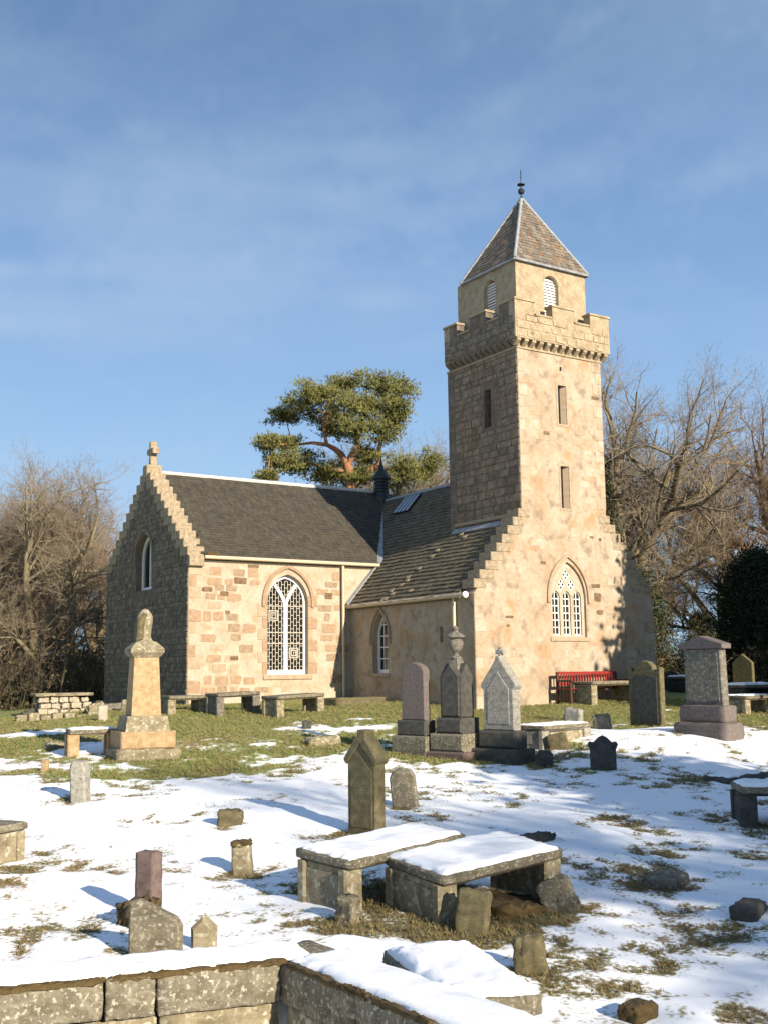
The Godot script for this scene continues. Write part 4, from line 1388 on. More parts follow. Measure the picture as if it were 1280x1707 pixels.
func build_graves() -> void:
	var GA := -75.0
	# ---- the three tall stones in a row
	var t := thing("headstone", "mauve granite headstone with a cambered top, left of the urn-topped pillar", "gravestone", on(-0.53, 12.94), GA)
	block_part(t, "base", 0.92, 0.52, 0.50, -0.15, M.lichen_stone)
	block_part(t, "plinth", 0.74, 0.30, 0.36, 0.372, M.grave_dark)
	slab_part(t, "slab", [-0.31, 0.67, 0.31, 0.67, 0.30, 1.66, 0.24, 1.74, 0.13, 1.80, 0, 1.83, -0.13, 1.80, -0.24, 1.74, -0.30, 1.66], 0.19, M.grave_mauve)
	t = thing("pillar_monument", "dark stone pillar with gabled faces and a carved urn on top", "monument", on(-0.10, 13.75), GA)
	block_part(t, "foundation", 0.98, 0.26, 0.90, -0.15, M.grave_pink)
	block_part(t, "base", 0.84, 0.34, 0.76, 0.112, M.lichen_stone, 0.04)
	block_part(t, "plinth", 0.66, 0.30, 0.60, 0.454, M.grave_dark, 0.04)
	var mb := MB.new()
	mb.extrude(P2([-0.25, 0.755, 0.25, 0.755, 0.25, 1.58, 0.0, 1.86, -0.25, 1.58]), [], -0.23, 0.23, Transform3D.IDENTITY, 0.05)
	mb.extrude(P2([-0.20, 0.755, 0.20, 0.755, 0.20, 1.56, 0.0, 1.82, -0.20, 1.56]), [], -0.28, 0.28, Transform3D(Basis(Vector3.UP, PI * 0.5), Vector3.ZERO), 0.03)
	part(t, "shaft", mb.mesh(), M.grave_dark)
	mb = MB.new()
	frustum(mb, 0.34, 0.34, 0.16, 0.16, 1.62, 1.93)
	part(t, "cap", mb.mesh(), M.grave_grey)
	mb = MB.new()
	mb.lathe([Vector2(0.11, 1.90), Vector2(0.12, 1.94), Vector2(0.06, 1.97), Vector2(0.05, 2.02), Vector2(0.12, 2.09), Vector2(0.155, 2.18), Vector2(0.15, 2.25), Vector2(0.11, 2.29), Vector2(0.11, 2.31), Vector2(0.19, 2.33), Vector2(0.19, 2.36), Vector2(0.12, 2.41), Vector2(0.06, 2.44), Vector2(0.05, 2.47), Vector2(0.065, 2.50), Vector2(0.04, 2.54), Vector2(0, 2.57)], 16)
	part(t, "urn", mb.mesh(), M.grave_grey)
	t = thing("headstone", "pale grey gabled headstone with a small cross finial, right of the urn pillar", "gravestone", on(0.33, 14.62), GA)
	block_part(t, "base", 1.12, 0.40, 0.62, -0.15, M.grave_dark, 0.04)
	block_part(t, "plinth", 0.90, 0.34, 0.42, 0.252, M.grave_dark, 0.05)
	slab_part(t, "slab", [-0.36, 0.594, 0.36, 0.594, 0.36, 1.36, 0.42, 1.42, 0.42, 1.47, 0.07, 1.93, 0.05, 2.02, -0.05, 2.02, -0.07, 1.93, -0.42, 1.47, -0.42, 1.42, -0.36, 1.36], 0.24, M.grave_pale)
	slab_part(t, "sunk_panel", [-0.26, 0.70, 0.26, 0.70, 0.26, 1.38, 0, 1.72, -0.26, 1.38], 0.262, M.grave_pale, 0.0, 0.012)
	mb = MB.new()
	mb.extrude(P2([-0.04, 2.0, 0.04, 2.0, 0.04, 2.05, 0.10, 2.05, 0.10, 2.13, 0.04, 2.13, 0.04, 2.19, -0.04, 2.19, -0.04, 2.13, -0.10, 2.13, -0.10, 2.05, -0.04, 2.05]), [], -0.05, 0.05, Transform3D.IDENTITY, 0.02)
	part(t, "finial", mb.mesh(), M.grave_pale)
	# ---- right-hand stones
	t = thing("headstone", "sandstone headstone with a scrolled arched top and knobbed shoulders near the red bench", "gravestone", on(5.87, 13.10), -84)
	slab_part(t, "slab", [-0.46, -0.2, 0.46, -0.2, 0.46, 1.24, 0.47, 1.33, 0.42, 1.37, 0.36, 1.33, 0.34, 1.27, 0.28, 1.30, 0.24, 1.42, 0.14, 1.50, 0, 1.53, -0.14, 1.50, -0.24, 1.42, -0.28, 1.30, -0.34, 1.27, -0.36, 1.33, -0.42, 1.37, -0.47, 1.33, -0.46, 1.24], 0.17, M.grave_olive)
	slab_part(t, "face_panel", [-0.36, 0.1, 0.36, 0.1, 0.36, 1.14, 0, 1.22, -0.36, 1.14], 0.19, M.grave_dark, 0.0, 0.01)
	t = thing("headstone", "broad grey headstone with a low pediment on a rugged double base", "gravestone", on(4.81, 15.80), -84)
	mb = MB.new()
	rough(mb, Vector3(1.30, 0.46, 0.66), 71, 8, 0.02, 0.08, Transform3D(Basis.IDENTITY, Vector3(0, -0.18, 0)))
	part(t, "base", mb.smooth_mesh(), M.grave_mauve)
	mb = MB.new()
	rough(mb, Vector3(1.12, 0.36, 0.44), 72, 8, 0.012, 0.06, Transform3D(Basis.IDENTITY, Vector3(0, 0.27, 0)))
	part(t, "plinth", mb.smooth_mesh(), M.grave_mauve)
	slab_part(t, "slab", [-0.46, 0.62, 0.46, 0.62, 0.44, 1.78, -0.44, 1.78], 0.22, M.grave_grey)
	slab_part(t, "pediment", [-0.54, 1.782, 0.54, 1.782, 0.54, 1.88, 0, 2.05, -0.54, 1.88], 0.32, M.grave_mauve)
	slab_part(t, "face_panel", [-0.38, 0.70, 0.38, 0.70, 0.37, 1.70, -0.37, 1.70], 0.235, M.grave_grey, 0.0, 0.006)
	t = thing("headstone", "distant shaded headstone with a pointed shouldered top and one sunlit edge", "gravestone", on(20.68, 3.79), -82)
	slab_part(t, "slab", [-0.42, -0.2, 0.42, -0.2, 0.42, 1.0, 0.34, 1.08, 0, 1.34, -0.34, 1.08, -0.42, 1.0], 0.16, M.grave_olive)
	t = thing("headstone", "low round-topped dark headstone in shade between two tall stones", "gravestone", on(17.7, 3.04), -82)
	slab_part(t, "slab", [-0.36, -0.2, 0.36, -0.2, 0.36, 0.40, 0.28, 0.58, 0.14, 0.68, 0, 0.71, -0.14, 0.68, -0.28, 0.58, -0.36, 0.40], 0.14, M.grave_dark)
	# ---- shouldered stone in the middle
	t = thing("headstone", "tall mossy olive headstone with a gabled top and square knob behind the table tombs", "gravestone", on(-5.24, 18.58), -72)
	slab_part(t, "slab", [-0.25, -0.2, 0.25, -0.2, 0.25, 0.98, 0.08, 1.27, 0.08, 1.40, -0.08, 1.40, -0.08, 1.27, -0.25, 0.98], 0.22, M.grave_olive)
	slab_part(t, "coping", [-0.29, 0.985, -0.25, 0.94, 0, 1.22, 0.25, 0.94, 0.29, 0.985, 0.29, 1.02, 0.085, 1.30, -0.085, 1.30, -0.29, 1.02], 0.28, M.grave_olive, 0.0, 0.012)
	slab_part(t, "face_panel", [-0.19, 0.1, 0.19, 0.1, 0.19, 0.84, 0, 1.06, -0.19, 0.84], 0.236, M.grave_olive, 0.0, 0.008)
	marker("small_headstone", "small leaning lichen-spotted round-topped stone right of the gabled olive headstone", -3.71, 17.26, [-0.20, -0.1, 0.20, -0.1, 0.20, 0.52, 0.14, 0.62, 0, 0.66, -0.14, 0.62, -0.20, 0.52], 0.12, -50, M.lichen_stone, Vector2(-4, 7))
	marker("small_headstone", "small dark square-topped stone right of the gabled pale headstone", 0.45, 15.68, [-0.16, -0.1, 0.16, -0.1, 0.16, 0.28, 0.10, 0.36, -0.10, 0.36, -0.16, 0.28], 0.12, -45, M.grave_dark)
	t = marker("small_headstone", "small dark stone with a scrolled top and eared shoulders on the snow", 0.78, 16.88, [-0.23, -0.1, 0.23, -0.1, 0.23, 0.44, 0.27, 0.52, 0.24, 0.57, 0.16, 0.56, 0.08, 0.64, 0, 0.68, -0.08, 0.64, -0.16, 0.56, -0.24, 0.57, -0.27, 0.52, -0.23, 0.44], 0.13, -42, M.grave_dark)
	# ---- monument on the left
	t = thing("urn_monument", "tall tan sandstone pillar monument with a draped urn, on stepped base", "monument", on(-5.07, 9.74), -8)
	mb = MB.new()
	rough(mb, Vector3(1.30, 0.44, 1.24), 81, 8, 0.03, 0.05, Transform3D(Basis.IDENTITY, Vector3(0, -0.25, 0)))
	part(t, "foundation", mb.smooth_mesh(), M.wall_stone)
	block_part(t, "base", 1.10, 0.34, 1.06, 0.19, M.grave_tan, 0.03)
	mb = MB.new()
	frustum(mb, 0.90, 0.88, 0.80, 0.78, 0.53, 0.83)
	part(t, "plinth", mb.mesh(), M.wall_stone)
	mb = MB.new()
	frustum(mb, 0.60, 0.56, 0.50, 0.47, 0.832, 2.00)
	part(t, "shaft", mb.mesh(), M.grave_tan)
	mb = MB.new()
	frustum(mb, 0.52, 0.49, 0.68, 0.65, 2.002, 2.10)
	frustum(mb, 0.68, 0.65, 0.68, 0.65, 2.10, 2.18)
	frustum(mb, 0.68, 0.65, 0.40, 0.38, 2.18, 2.32)
	part(t, "cornice", mb.mesh(), M.wall_stone)
	mb = MB.new()
	mb.lathe([Vector2(0.20, 2.28), Vector2(0.21, 2.32), Vector2(0.16, 2.36), Vector2(0.13, 2.42), Vector2(0.135, 2.52), Vector2(0.15, 2.64), Vector2(0.165, 2.76), Vector2(0.16, 2.84), Vector2(0.12, 2.92), Vector2(0.07, 2.98), Vector2(0, 3.01)], 14)
	var urn := part(t, "urn", mb.mesh(), M.wall_stone)
	mb = MB.new()
	mb.extrude(P2([-0.20, 2.34, -0.06, 2.34, -0.04, 2.6, 0.04, 2.88, -0.06, 2.92, -0.17, 2.78, -0.18, 2.55]), [], -0.15, 0.17, Transform3D.IDENTITY, 0.04)
	part(urn, "drape", mb.mesh(), M.grave_olive)
	table_tomb("small table tomb with snow beside the tall urn monument", -5.75, 8.60, 1.0, 0.62, 0.56, -10, M.grave_tan, 91, 0.04)
	# ---- table tombs in the foreground
	table_tomb("snow-topped table tomb at the back of the adjoining pair", -6.83, 21.45, 1.72, 0.84, 0.56, 11.5, M.wall_stone, 101, 0.045, Vector2(2.9, 2.8), -0.01)
	table_tomb("nearer snow-topped table tomb of the adjoining pair, its side open to bare earth", -6.25, 22.26, 1.62, 0.96, 0.52, 4.2, M.wall_stone, 111, 0.05, Vector2(5.1, 3.5), 0.0)
	t = thing("earth_bank", "bank of brown earth and dead turf under the nearer table tomb", "earth", on(-5.85, 22.45), 4)
	mb = MB.new()
	rough(mb, Vector3(1.2, 0.22, 0.9), 115, 16, 0.03, 0.3, Transform3D(Basis(Vector3.BACK, -0.10), Vector3(0, -0.17, 0)))
	part(t, "soil", mb.smooth_mesh(), M.moss)
	rough_stone("foot_stone", "small lichened stub in front of the rear table tomb", "gravestone", -7.73, 22.20, Vector3(0.20, 0.26, 0.15), -60, M.lichen_stone, 121, Vector2(3, -4), 0.06, 6, 0.02, 0.16)
	rough_stone("foot_stone", "broken grey slab leaning on the corner of the nearer table tomb", "gravestone", -6.92, 23.08, Vector3(0.30, 0.40, 0.14), -55, M.grave_olive, 122, Vector2(-6, -3), 0.08, 7, 0.018, 0.1)
	rough_stone("foot_stone", "fallen thick stone leaning at the far end of the nearer table tomb", "gravestone", -5.66, 22.98, Vector3(0.34, 0.32, 0.18), -50, M.lichen_stone, 123, Vector2(-8, 24), 0.06, 7, 0.02, 0.14)
	rough_stone("foot_stone", "mossy stub standing alone in snow below the nearer table tomb", "gravestone", -7.22, 24.30, Vector3(0.24, 0.30, 0.15), -50, M.grave_olive, 124, Vector2(4, 6), 0.07, 7, 0.02, 0.18)
	rough_stone("foot_stone", "small broken stone behind the gap of the two table tombs", "gravestone", -5.95, 19.65, Vector3(0.34, 0.16, 0.2), 20, M.grave_olive, 125, Vector2(0, 8), 0.05, 6, 0.03, 0.2)
	rough_stone("foot_stone", "dark clod of stones in snow beyond the nearer table tomb", "stone", -3.9, 20.5, Vector3(0.5, 0.12, 0.26), 10, M.grave_dark, 126, Vector2.ZERO, 0.07, 9, 0.025, 0.3)
	# ---- left foreground
	t = thing("granite_post", "upright red granite slab in the left foreground snow", "gravestone", on(-9.22, 20.90, -0.1), -62)
	mb = MB.new()
	rough(mb, Vector3(0.22, 0.76, 0.15), 131, 7, 0.006, 0.03)
	part(t, "slab", mb.smooth_mesh(), M.grave_pink)
	rough_stone("mossy_stump", "low mossy stump at the foot of the red granite slab", "stone", -9.36, 21.05, Vector3(0.34, 0.24, 0.3), 10, M.moss, 132, Vector2(0, 6), 0.06, 8, 0.04, 0.25)
	t = thing("broken_headstone", "broken slanting headstone with moss and white lichen behind the enclosure wall", "gravestone", on(-9.62, 22.15, -0.12), -38)
	slab_part(t, "slab", [-0.24, 0, 0.22, 0, 0.22, 0.40, 0.17, 0.47, -0.02, 0.56, -0.16, 0.62, -0.24, 0.60], 0.13, M.lichen_stone, 0.0, 0.022)
	marker("small_headstone", "small stone with a pointed top behind the enclosure wall", -9.20, 22.20, [-0.10, -0.1, 0.10, -0.1, 0.11, 0.26, 0.0, 0.36, -0.11, 0.26], 0.14, -40, M.wall_stone)
	t = rough_stone("post_stone", "short square stone with a mossy crown standing in open snow", "gravestone", -7.54, 19.55, Vector3(0.22, 0.36, 0.19), -35, M.wall_stone, 141, Vector2(2, 3), 0.06, 7, 0.012, 0.08)
	moss_on(t, Vector3(0.23, 0.05, 0.20), Vector3(0, 0.39, 0), 142)
	rough_stone("half_buried_stone", "half buried mossy round stone in the mid snow", "stone", -6.56, 17.10, Vector3(0.34, 0.24, 0.2), -30, M.grave_olive, 143, Vector2.ZERO, 0.04, 8, 0.02, 0.3)
	marker("post_stone", "tall narrow weathered post stone on the left snow", -7.63, 13.80, [-0.13, -0.1, 0.13, -0.1, 0.13, 0.60, 0.08, 0.70, -0.08, 0.72, -0.13, 0.64], 0.26, -40, M.grave_pale, Vector2(1, 2))
	marker("post_stone", "tiny pale post stone near the left edge", -7.24, 10.43, [-0.06, -0.1, 0.06, -0.1, 0.06, 0.27, -0.06, 0.29], 0.10, -40, M.grave_tan, Vector2(0, -3), 0.012)
	rough_stone("flat_stone", "little flat stone in grass left of the urn monument", "stone", -6.08, 7.13, Vector3(0.40, 0.14, 0.3), 20, M.wall_stone, 144, Vector2(0, -5), 0.05, 7, 0.03, 0.2)
	table_tomb("table tomb cut off by the left edge of the picture", -10.05, 17.60, 0.62, 0.9, 0.48, -60, M.wall_stone, 145, 0.0)
	# ---- middle distance
	t = table_tomb("low box tomb with snowy lid between the pale headstone and the bench", 2.40, 13.75, 1.75, 0.80, 0.42, 14, M.grave_pale, 151, 0.03)
	mb = MB.new()
	mb.prism([Vector3(-0.78, -0.2, -0.28), Vector3(0.78, 0.30, 0.28)], 0.02)
	part(t, "chest", mb.mesh(), M.wall_stone)
	rough_stone("foot_stone", "rounded stone leaning on the low box tomb", "gravestone", 1.85, 14.55, Vector3(0.38, 0.34, 0.16), -50, M.grave_olive, 152, Vector2(0, 12), 0.06, 7, 0.02, 0.2)
	rough_stone("foot_stone", "square lichened stone behind the low box tomb", "gravestone", 3.85, 12.75, Vector3(0.42, 0.52, 0.2), -70, M.grave_pale, 153, Vector2(0, -4), 0.06, 7, 0.02, 0.12)
	rough_stone("foot_stone", "squat rounded stone between the low box tomb and the scrolled headstone", "gravestone", 4.60, 12.95, Vector3(0.40, 0.36, 0.2), -60, M.grave_grey, 154, Vector2(0, 6), 0.06, 7, 0.02, 0.22)
	rough_stone("foot_stone", "little black stone at the edge of the path", "gravestone", -0.24, 7.89, Vector3(0.20, 0.2, 0.14), -30, M.grave_dark, 155)
	rough_stone("flat_stone", "low flat boulder in streaky snow before the three tall stones", "stone", -1.18, 10.34, Vector3(0.75, 0.18, 0.4), -10, M.wall_stone, 156, Vector2(0, 4), 0.06, 8, 0.03, 0.25)
	table_tomb("grey table tomb on stout legs below the nave wall, its slab sagging", 0.0, 3.25, 1.35, 0.75, 0.56, 6, M.grave_grey, 161, 0.0, Vector2(0, 1.5))
	table_tomb("long lichened table tomb below the tall nave window", 1.20, 4.55, 1.6, 0.80, 0.54, 10, M.wall_stone, 162, 0.0, Vector2(0, 2))
	t = thing("ledger_slab", "flat turf-edged grave slab by the inner corner of the church", "tomb", on(4.20, 2.75, -0.04), 8)
	mb = MB.new()
	rough(mb, Vector3(1.9, 0.24, 0.85), 163, 9, 0.012, 0.05)
	part(t, "slab", mb.smooth_mesh(), M.grave_olive)
	table_tomb("table tomb standing before the shaded gable", -1.05, 2.25, 1.15, 0.7, 0.46, 2, M.wall_stone, 164, 0.0)
	table_tomb("weathered table tomb in front of the red bench", 9.75, 7.70, 1.9, 0.9, 0.66, 4, M.wall_stone, 165, 0.0)
	# chest tomb and low wall at far left
	t = thing("chest_tomb", "pale chest tomb of rough masonry under the left trees", "tomb", on(-3.10, -2.30, -0.1), -4)
	for rr in 3:
		for k in 5:
			for side in [-1, 1]:
				mb = MB.new()
				var off := 0.15 if rr % 2 else 0.0
				rough(mb, Vector3(0.26 + 0.05 * sin(k * 2.1 + rr), 0.15 + 0.02 * cos(k * 1.3 + rr * 2.0), 0.2), 170 + rr * 5 + k, 4, 0.022, 0.16, Transform3D(Basis(Vector3.BACK, 0.05 * sin(k * 3.0 + rr)), Vector3(-0.62 + k * 0.31 + off * 0.4 + 0.02 * sin(k * 5.0 + rr), 0.06 + rr * 0.178, side * 0.27)))
				part(t, "stone", mb.mesh(), M.whitewash)
	block_part(t, "core", 1.40, 0.60, 0.5, -0.1, M.rubble_mortar)
	mb = MB.new()
	rough(mb, Vector3(1.75, 0.09, 0.9), 186, 8, 0.012, 0.06, Transform3D(Basis.IDENTITY, Vector3(0, 0.60, 0)))
	part(t, "lid", mb.smooth_mesh(), M.wall_stone)
	t = thing("low_kerb", "low broken stone kerb in front of the pale chest tomb", "kerb", on(-3.35, -0.35, -0.1), -4)
	for k in 9:
		mb = MB.new()
		rough(mb, Vector3(0.30, 0.20 + 0.05 * sin(k * 2.3), 0.24), 190 + k, 4, 0.02, 0.1, Transform3D(Basis(Vector3.UP, 0.1 * sin(k * 1.7)), Vector3(-1.45 + k * 0.335, 0.02, 0.03 * sin(k))))
		part(t, "stone", mb.smooth_mesh(), M.wall_stone)
	rough_stone("small_headstone", "little gabled stone against the foot of the shaded gable", "gravestone", -1.85, -0.15, Vector3(0.24, 0.34, 0.12), -40, M.wall_stone, 201)
	rough_stone("post_stone", "short pale post stone beside the broken kerb", "gravestone", -3.30, 2.10, Vector3(0.24, 0.42, 0.2), -30, M.whitewash, 202, Vector2(2, 0), 0.06, 5, 0.015, 0.1)
	rough_stone("foot_stone", "dark leaning stub at the near end of the broken kerb", "gravestone", -4.55, -0.55, Vector3(0.34, 0.3, 0.2), 20, M.grave_dark, 203, Vector2(0, 14), 0.06, 6, 0.03, 0.2)
	rough_stone("foot_stone", "fallen twisted stone lying against the pale chest tomb", "gravestone", -2.55, -0.7, Vector3(0.62, 0.3, 0.24), 24, M.wall_stone, 204, Vector2(0, 16), 0.05, 7, 0.05, 0.2)
	rough_stone("foot_stone", "pair-height flat ledge stone behind the kerb", "gravestone", -2.0, -1.1, Vector3(0.7, 0.2, 0.4), 8, M.grave_grey, 205, Vector2(0, 2), 0.05, 6, 0.02, 0.1)
	# right edge
	t = thing("ledger_slab", "dark sunken ledger slab with snow near the right edge", "tomb", on(2.12, 18.70, -0.10), 12)
	mb = MB.new()
	rough(mb, Vector3(1.35, 0.18, 0.62), 211, 9, 0.02, 0.08)
	part(t, "slab", mb.smooth_mesh(), M.grave_dark)
	snow_on(t, 1.2, 0.5, 0.05, Vector3(0, 0.17, -0.03), 212)
	table_tomb("dark table tomb cut off by the right edge of the picture", -0.35, 21.30, 0.9, 0.8, 0.55, -40, M.grave_dark, 213, 0.06)
	rough_stone("flat_stone", "flat grey stone showing through the shaded snow", "stone", -4.02, 22.80, Vector3(0.50, 0.13, 0.34), 20, M.grave_grey, 214, Vector2.ZERO, 0.09, 9, 0.015, 0.3)
	rough_stone("flat_stone", "dark flat slab edge at the lower right", "stone", -4.35, 24.15, Vector3(0.55, 0.14, 0.26), 26, M.grave_dark, 215, Vector2.ZERO, 0.08, 9, 0.014, 0.2)
	rough_stone("flat_stone", "mossy stone tip at the bottom edge of the picture", "stone", -7.35, 25.60, Vector3(0.26, 0.14, 0.2), 10, M.moss, 216, Vector2.ZERO, 0.08, 9, 0.012, 0.35)
	table_tomb("far snowy table tomb behind the broad grey headstone", 10.45, 12.20, 1.2, 0.8, 0.46, 8, M.wall_stone, 217, 0.03)
	table_tomb("far low table tomb with thick snow near the right edge", 14.1, 9.3, 1.7, 0.9, 0.4, 8, M.grave_dark, 218, 0.07)
	table_tomb("shaded table tomb in the dark under the evergreens", 16.6, 4.9, 1.7, 0.9, 0.5, 6, M.grave_dark, 219, 0.05)
	build_bench()
	build_enclosure()

func build_bench() -> void:
	var t := thing("bench", "red painted garden bench against the sunlit tower wall", "bench", on(9.75, 7.25, -0.02), 2)
	var W := 2.5
	for s in [-1, 1]:
		var x: float = s * (W * 0.5 - 0.04)
		for q in [[0.28, 0.64], [-0.26, 0.92]]:
			var mb := MB.new()
			mb.prism([Vector3(x - 0.035, 0, q[0] - 0.035), Vector3(x + 0.035, q[1], q[0] + 0.035)], 0.006)
			part(t, "leg", mb.mesh(), M.brown_paint)
		var mb := MB.new()
		mb.prism([Vector3(x - 0.04, 0.64, -0.26), Vector3(x + 0.04, 0.69, 0.36)], 0.01)
		var ar := part(t, "armrest", mb.mesh(), M.brown_paint)
		for z in [-0.10, 0.04, 0.16]:
			mb = MB.new()
			mb.prism([Vector3(x - 0.012, 0.10, z - 0.015), Vector3(x + 0.012, 0.645, z + 0.015)], 0.004)
			part(ar, "side_bar", mb.mesh(), M.brown_paint)
		mb = MB.new()
		mb.prism([Vector3(x - 0.03, 0.10, -0.22), Vector3(x + 0.03, 0.15, 0.25)], 0.006)
		part(t, "stretcher", mb.mesh(), M.brown_paint)
	for k in 5:
		var mb := MB.new()
		mb.prism([Vector3(-W * 0.5, 0.42, -0.22 + k * 0.105), Vector3(W * 0.5, 0.445, -0.13 + k * 0.105)], 0.006)
		part(t, "seat_slat", mb.mesh(), M.red_paint)
	for y in [0.84, 0.52]:
		var mb := MB.new()
		mb.prism([Vector3(-W * 0.5, y, -0.285), Vector3(W * 0.5, y + 0.085, -0.24)], 0.008)
		part(t, "back_rail", mb.mesh(), M.red_paint)
	for k in 22:
		var mb := MB.new()
		var x := -W * 0.5 + 0.09 + k * 0.11
		mb.prism([Vector3(x - 0.022, 0.60, -0.275), Vector3(x + 0.022, 0.845, -0.25)], 0.004)
		part(t, "back_slat", mb.mesh(), M.red_paint)

func build_enclosure() -> void:
	# two arms of a burial-enclosure wall meeting in a corner; copings carry snow
	var t := thing("enclosure_wall", "low lichened stone enclosure wall with snow on its coping in the foreground", "wall")
	var c := Vector3(-9.36, -1.30, 23.97)
	var da := Vector3(-1.93, 0, -0.46).normalized()      # along the far arm, away from the corner
	var na := Vector3(da.z, 0, -da.x)                     # towards the inside (camera side)
	if na.z < 0: na = -na
	var db := Vector3(0.03, 0, 1.0).normalized()
	var nb := Vector3(-1, 0, 0.03).normalized()
	var r := RandomNumberGenerator.new()
	r.seed = 301
	var lens := [0.92, 0.36, 1.0, 0.8, 0.9, 1.1]
	var s := 0.0
	for k in lens.size():
		var l: float = lens[k]
		var mb := MB.new()
		var xf := Transform3D(Basis(-da, Vector3.UP, na), c + da * (s + l * 0.5) - na * 0.25 + Vector3(0, -0.28 + r.randf_range(-0.01, 0.006), 0) + na * r.randf_range(-0.012, 0.012))
		rough(mb, Vector3(l - 0.012, 0.28, 0.50), 310 + k, 10, 0.007, 0.035, xf)
		part(t, "coping_stone", mb.smooth_mesh(), M.lichen_stone)
		mb = MB.new()
		s += l
	var s2 := 0.0
	var lb := [0.98, 1.05, 1.0, 1.1]
	for k in lb.size():
		var l: float = lb[k]
		var mb := MB.new()
		var xf := Transform3D(Basis(-db, Vector3.UP, nb).orthonormalized(), c + db * (s2 + l * 0.5) - nb * 0.27 + Vector3(0, -0.28 + r.randf_range(-0.012, 0.006), 0))
		rough(mb, Vector3(l - 0.012, 0.28, 0.54), 330 + k, 10, 0.008, 0.035, xf)
		part(t, "coping_stone", mb.smooth_mesh(), M.lichen_stone)
		s2 += l
	# corner stone
	var mb := MB.new()
	rough(mb, Vector3(0.52, 0.28, 0.50), 340, 8, 0.007, 0.035, Transform3D(Basis.IDENTITY, c + Vector3(0.27, -0.283, -0.26)))
	part(t, "coping_stone", mb.smooth_mesh(), M.lichen_stone)
	for row in 3:
		var y := -1.588 - (row + 1) * 0.30
		var x := 0.0 + (0.25 if row % 2 else 0.0)
		while x < 4.8:
			var l := r.randf_range(0.5, 0.9)
			mb = MB.new()
			rough(mb, Vector3(l - 0.01, 0.29, 0.36), 350 + row * 20 + int(x * 4), 6, 0.006, 0.03, Transform3D(Basis(-da, Vector3.UP, na), c + da * (x + l * 0.5) - na * 0.22 + Vector3(0, y - c.y, 0)))
			part(t, "wall_stone", mb.smooth_mesh(), M.wall_stone)
			x += l
		x = 0.0
		while x < 3.8:
			var l := r.randf_range(0.5, 0.9)
			mb = MB.new()
			rough(mb, Vector3(l - 0.01, 0.29, 0.40), 420 + row * 20 + int(x * 4), 6, 0.008, 0.03, Transform3D(Basis(-db, Vector3.UP, nb).orthonormalized(), c + db * (x + l * 0.5) - nb * 0.24 + Vector3(0, y - c.y, 0)))
			part(t, "wall_stone", mb.smooth_mesh(), M.wall_stone)
			x += l
	# moss along the inner lip
	for q in [[0.62, 0.5], [1.5, 0.34], [1.05, 0.3], [0.22, 0.4], [1.95, 0.5]]:
		mb = MB.new()
		rough(mb, Vector3(q[1] * 1.3, 0.035, 0.06), 400 + int(q[0] * 10), 12, 0.012, 0.25, Transform3D(Basis(-da, Vector3.UP, na), c + da * q[0] - na * 0.025 + Vector3(0, -0.022, 0)))
		part(t, "moss", mb.smooth_mesh(), M.moss)
	for q in [[0.45, 0.6], [0.98, 0.25], [1.5, 0.5]]:
		mb = MB.new()
		rough(mb, Vector3(q[1] * 1.3, 0.035, 0.06), 440 + int(q[0] * 10), 12, 0.012, 0.25, Transform3D(Basis(-db, Vector3.UP, nb).orthonormalized(), c + db * q[0] - nb * 0.025 + Vector3(0, -0.02, 0)))
		part(t, "moss", mb.smooth_mesh(), M.moss)
	# snow lying along both arms
	var o := part(t, "snow", snow_cap(4.9, 0.47, 0.06, 451, 60, 16), M.snow)
	o.transform = Transform3D(Basis(-da, Vector3.UP, na), c + da * 2.2 - na * 0.28)
	o = part(t, "snow", snow_cap(4.0, 0.50, 0.065, 452, 50, 16), M.snow)
	o.transform = Transform3D(Basis(-db, Vector3.UP, nb).orthonormalized(), c + db * 2.05 - nb * 0.29 + Vector3(0, 0.004, 0))
	# a fallen table slab against the wall
	var g := thing("ledger_slab", "snow-covered grave slab on a short leg against the enclosure wall", "tomb", Vector3(-8.42, -1.44, 24.88), 72)
	mb = MB.new()
	rough(mb, Vector3(1.45, 0.13, 0.74), 461, 10, 0.012, 0.05)
	part(g, "slab", mb.smooth_mesh(), M.lichen_stone)
	snow_on(g, 1.40, 0.70, 0.07, Vector3(0, 0.128, 0), 462, 26)
	for x in [-0.55, 0.55]:
		mb = MB.new()
		rough(mb, Vector3(0.16, 0.32, 0.5), 463, 5, 0.012, 0.08, Transform3D(Basis.IDENTITY, Vector3(x, -0.31, 0)))
		part(g, "leg", mb.smooth_mesh(), M.wall_stone)

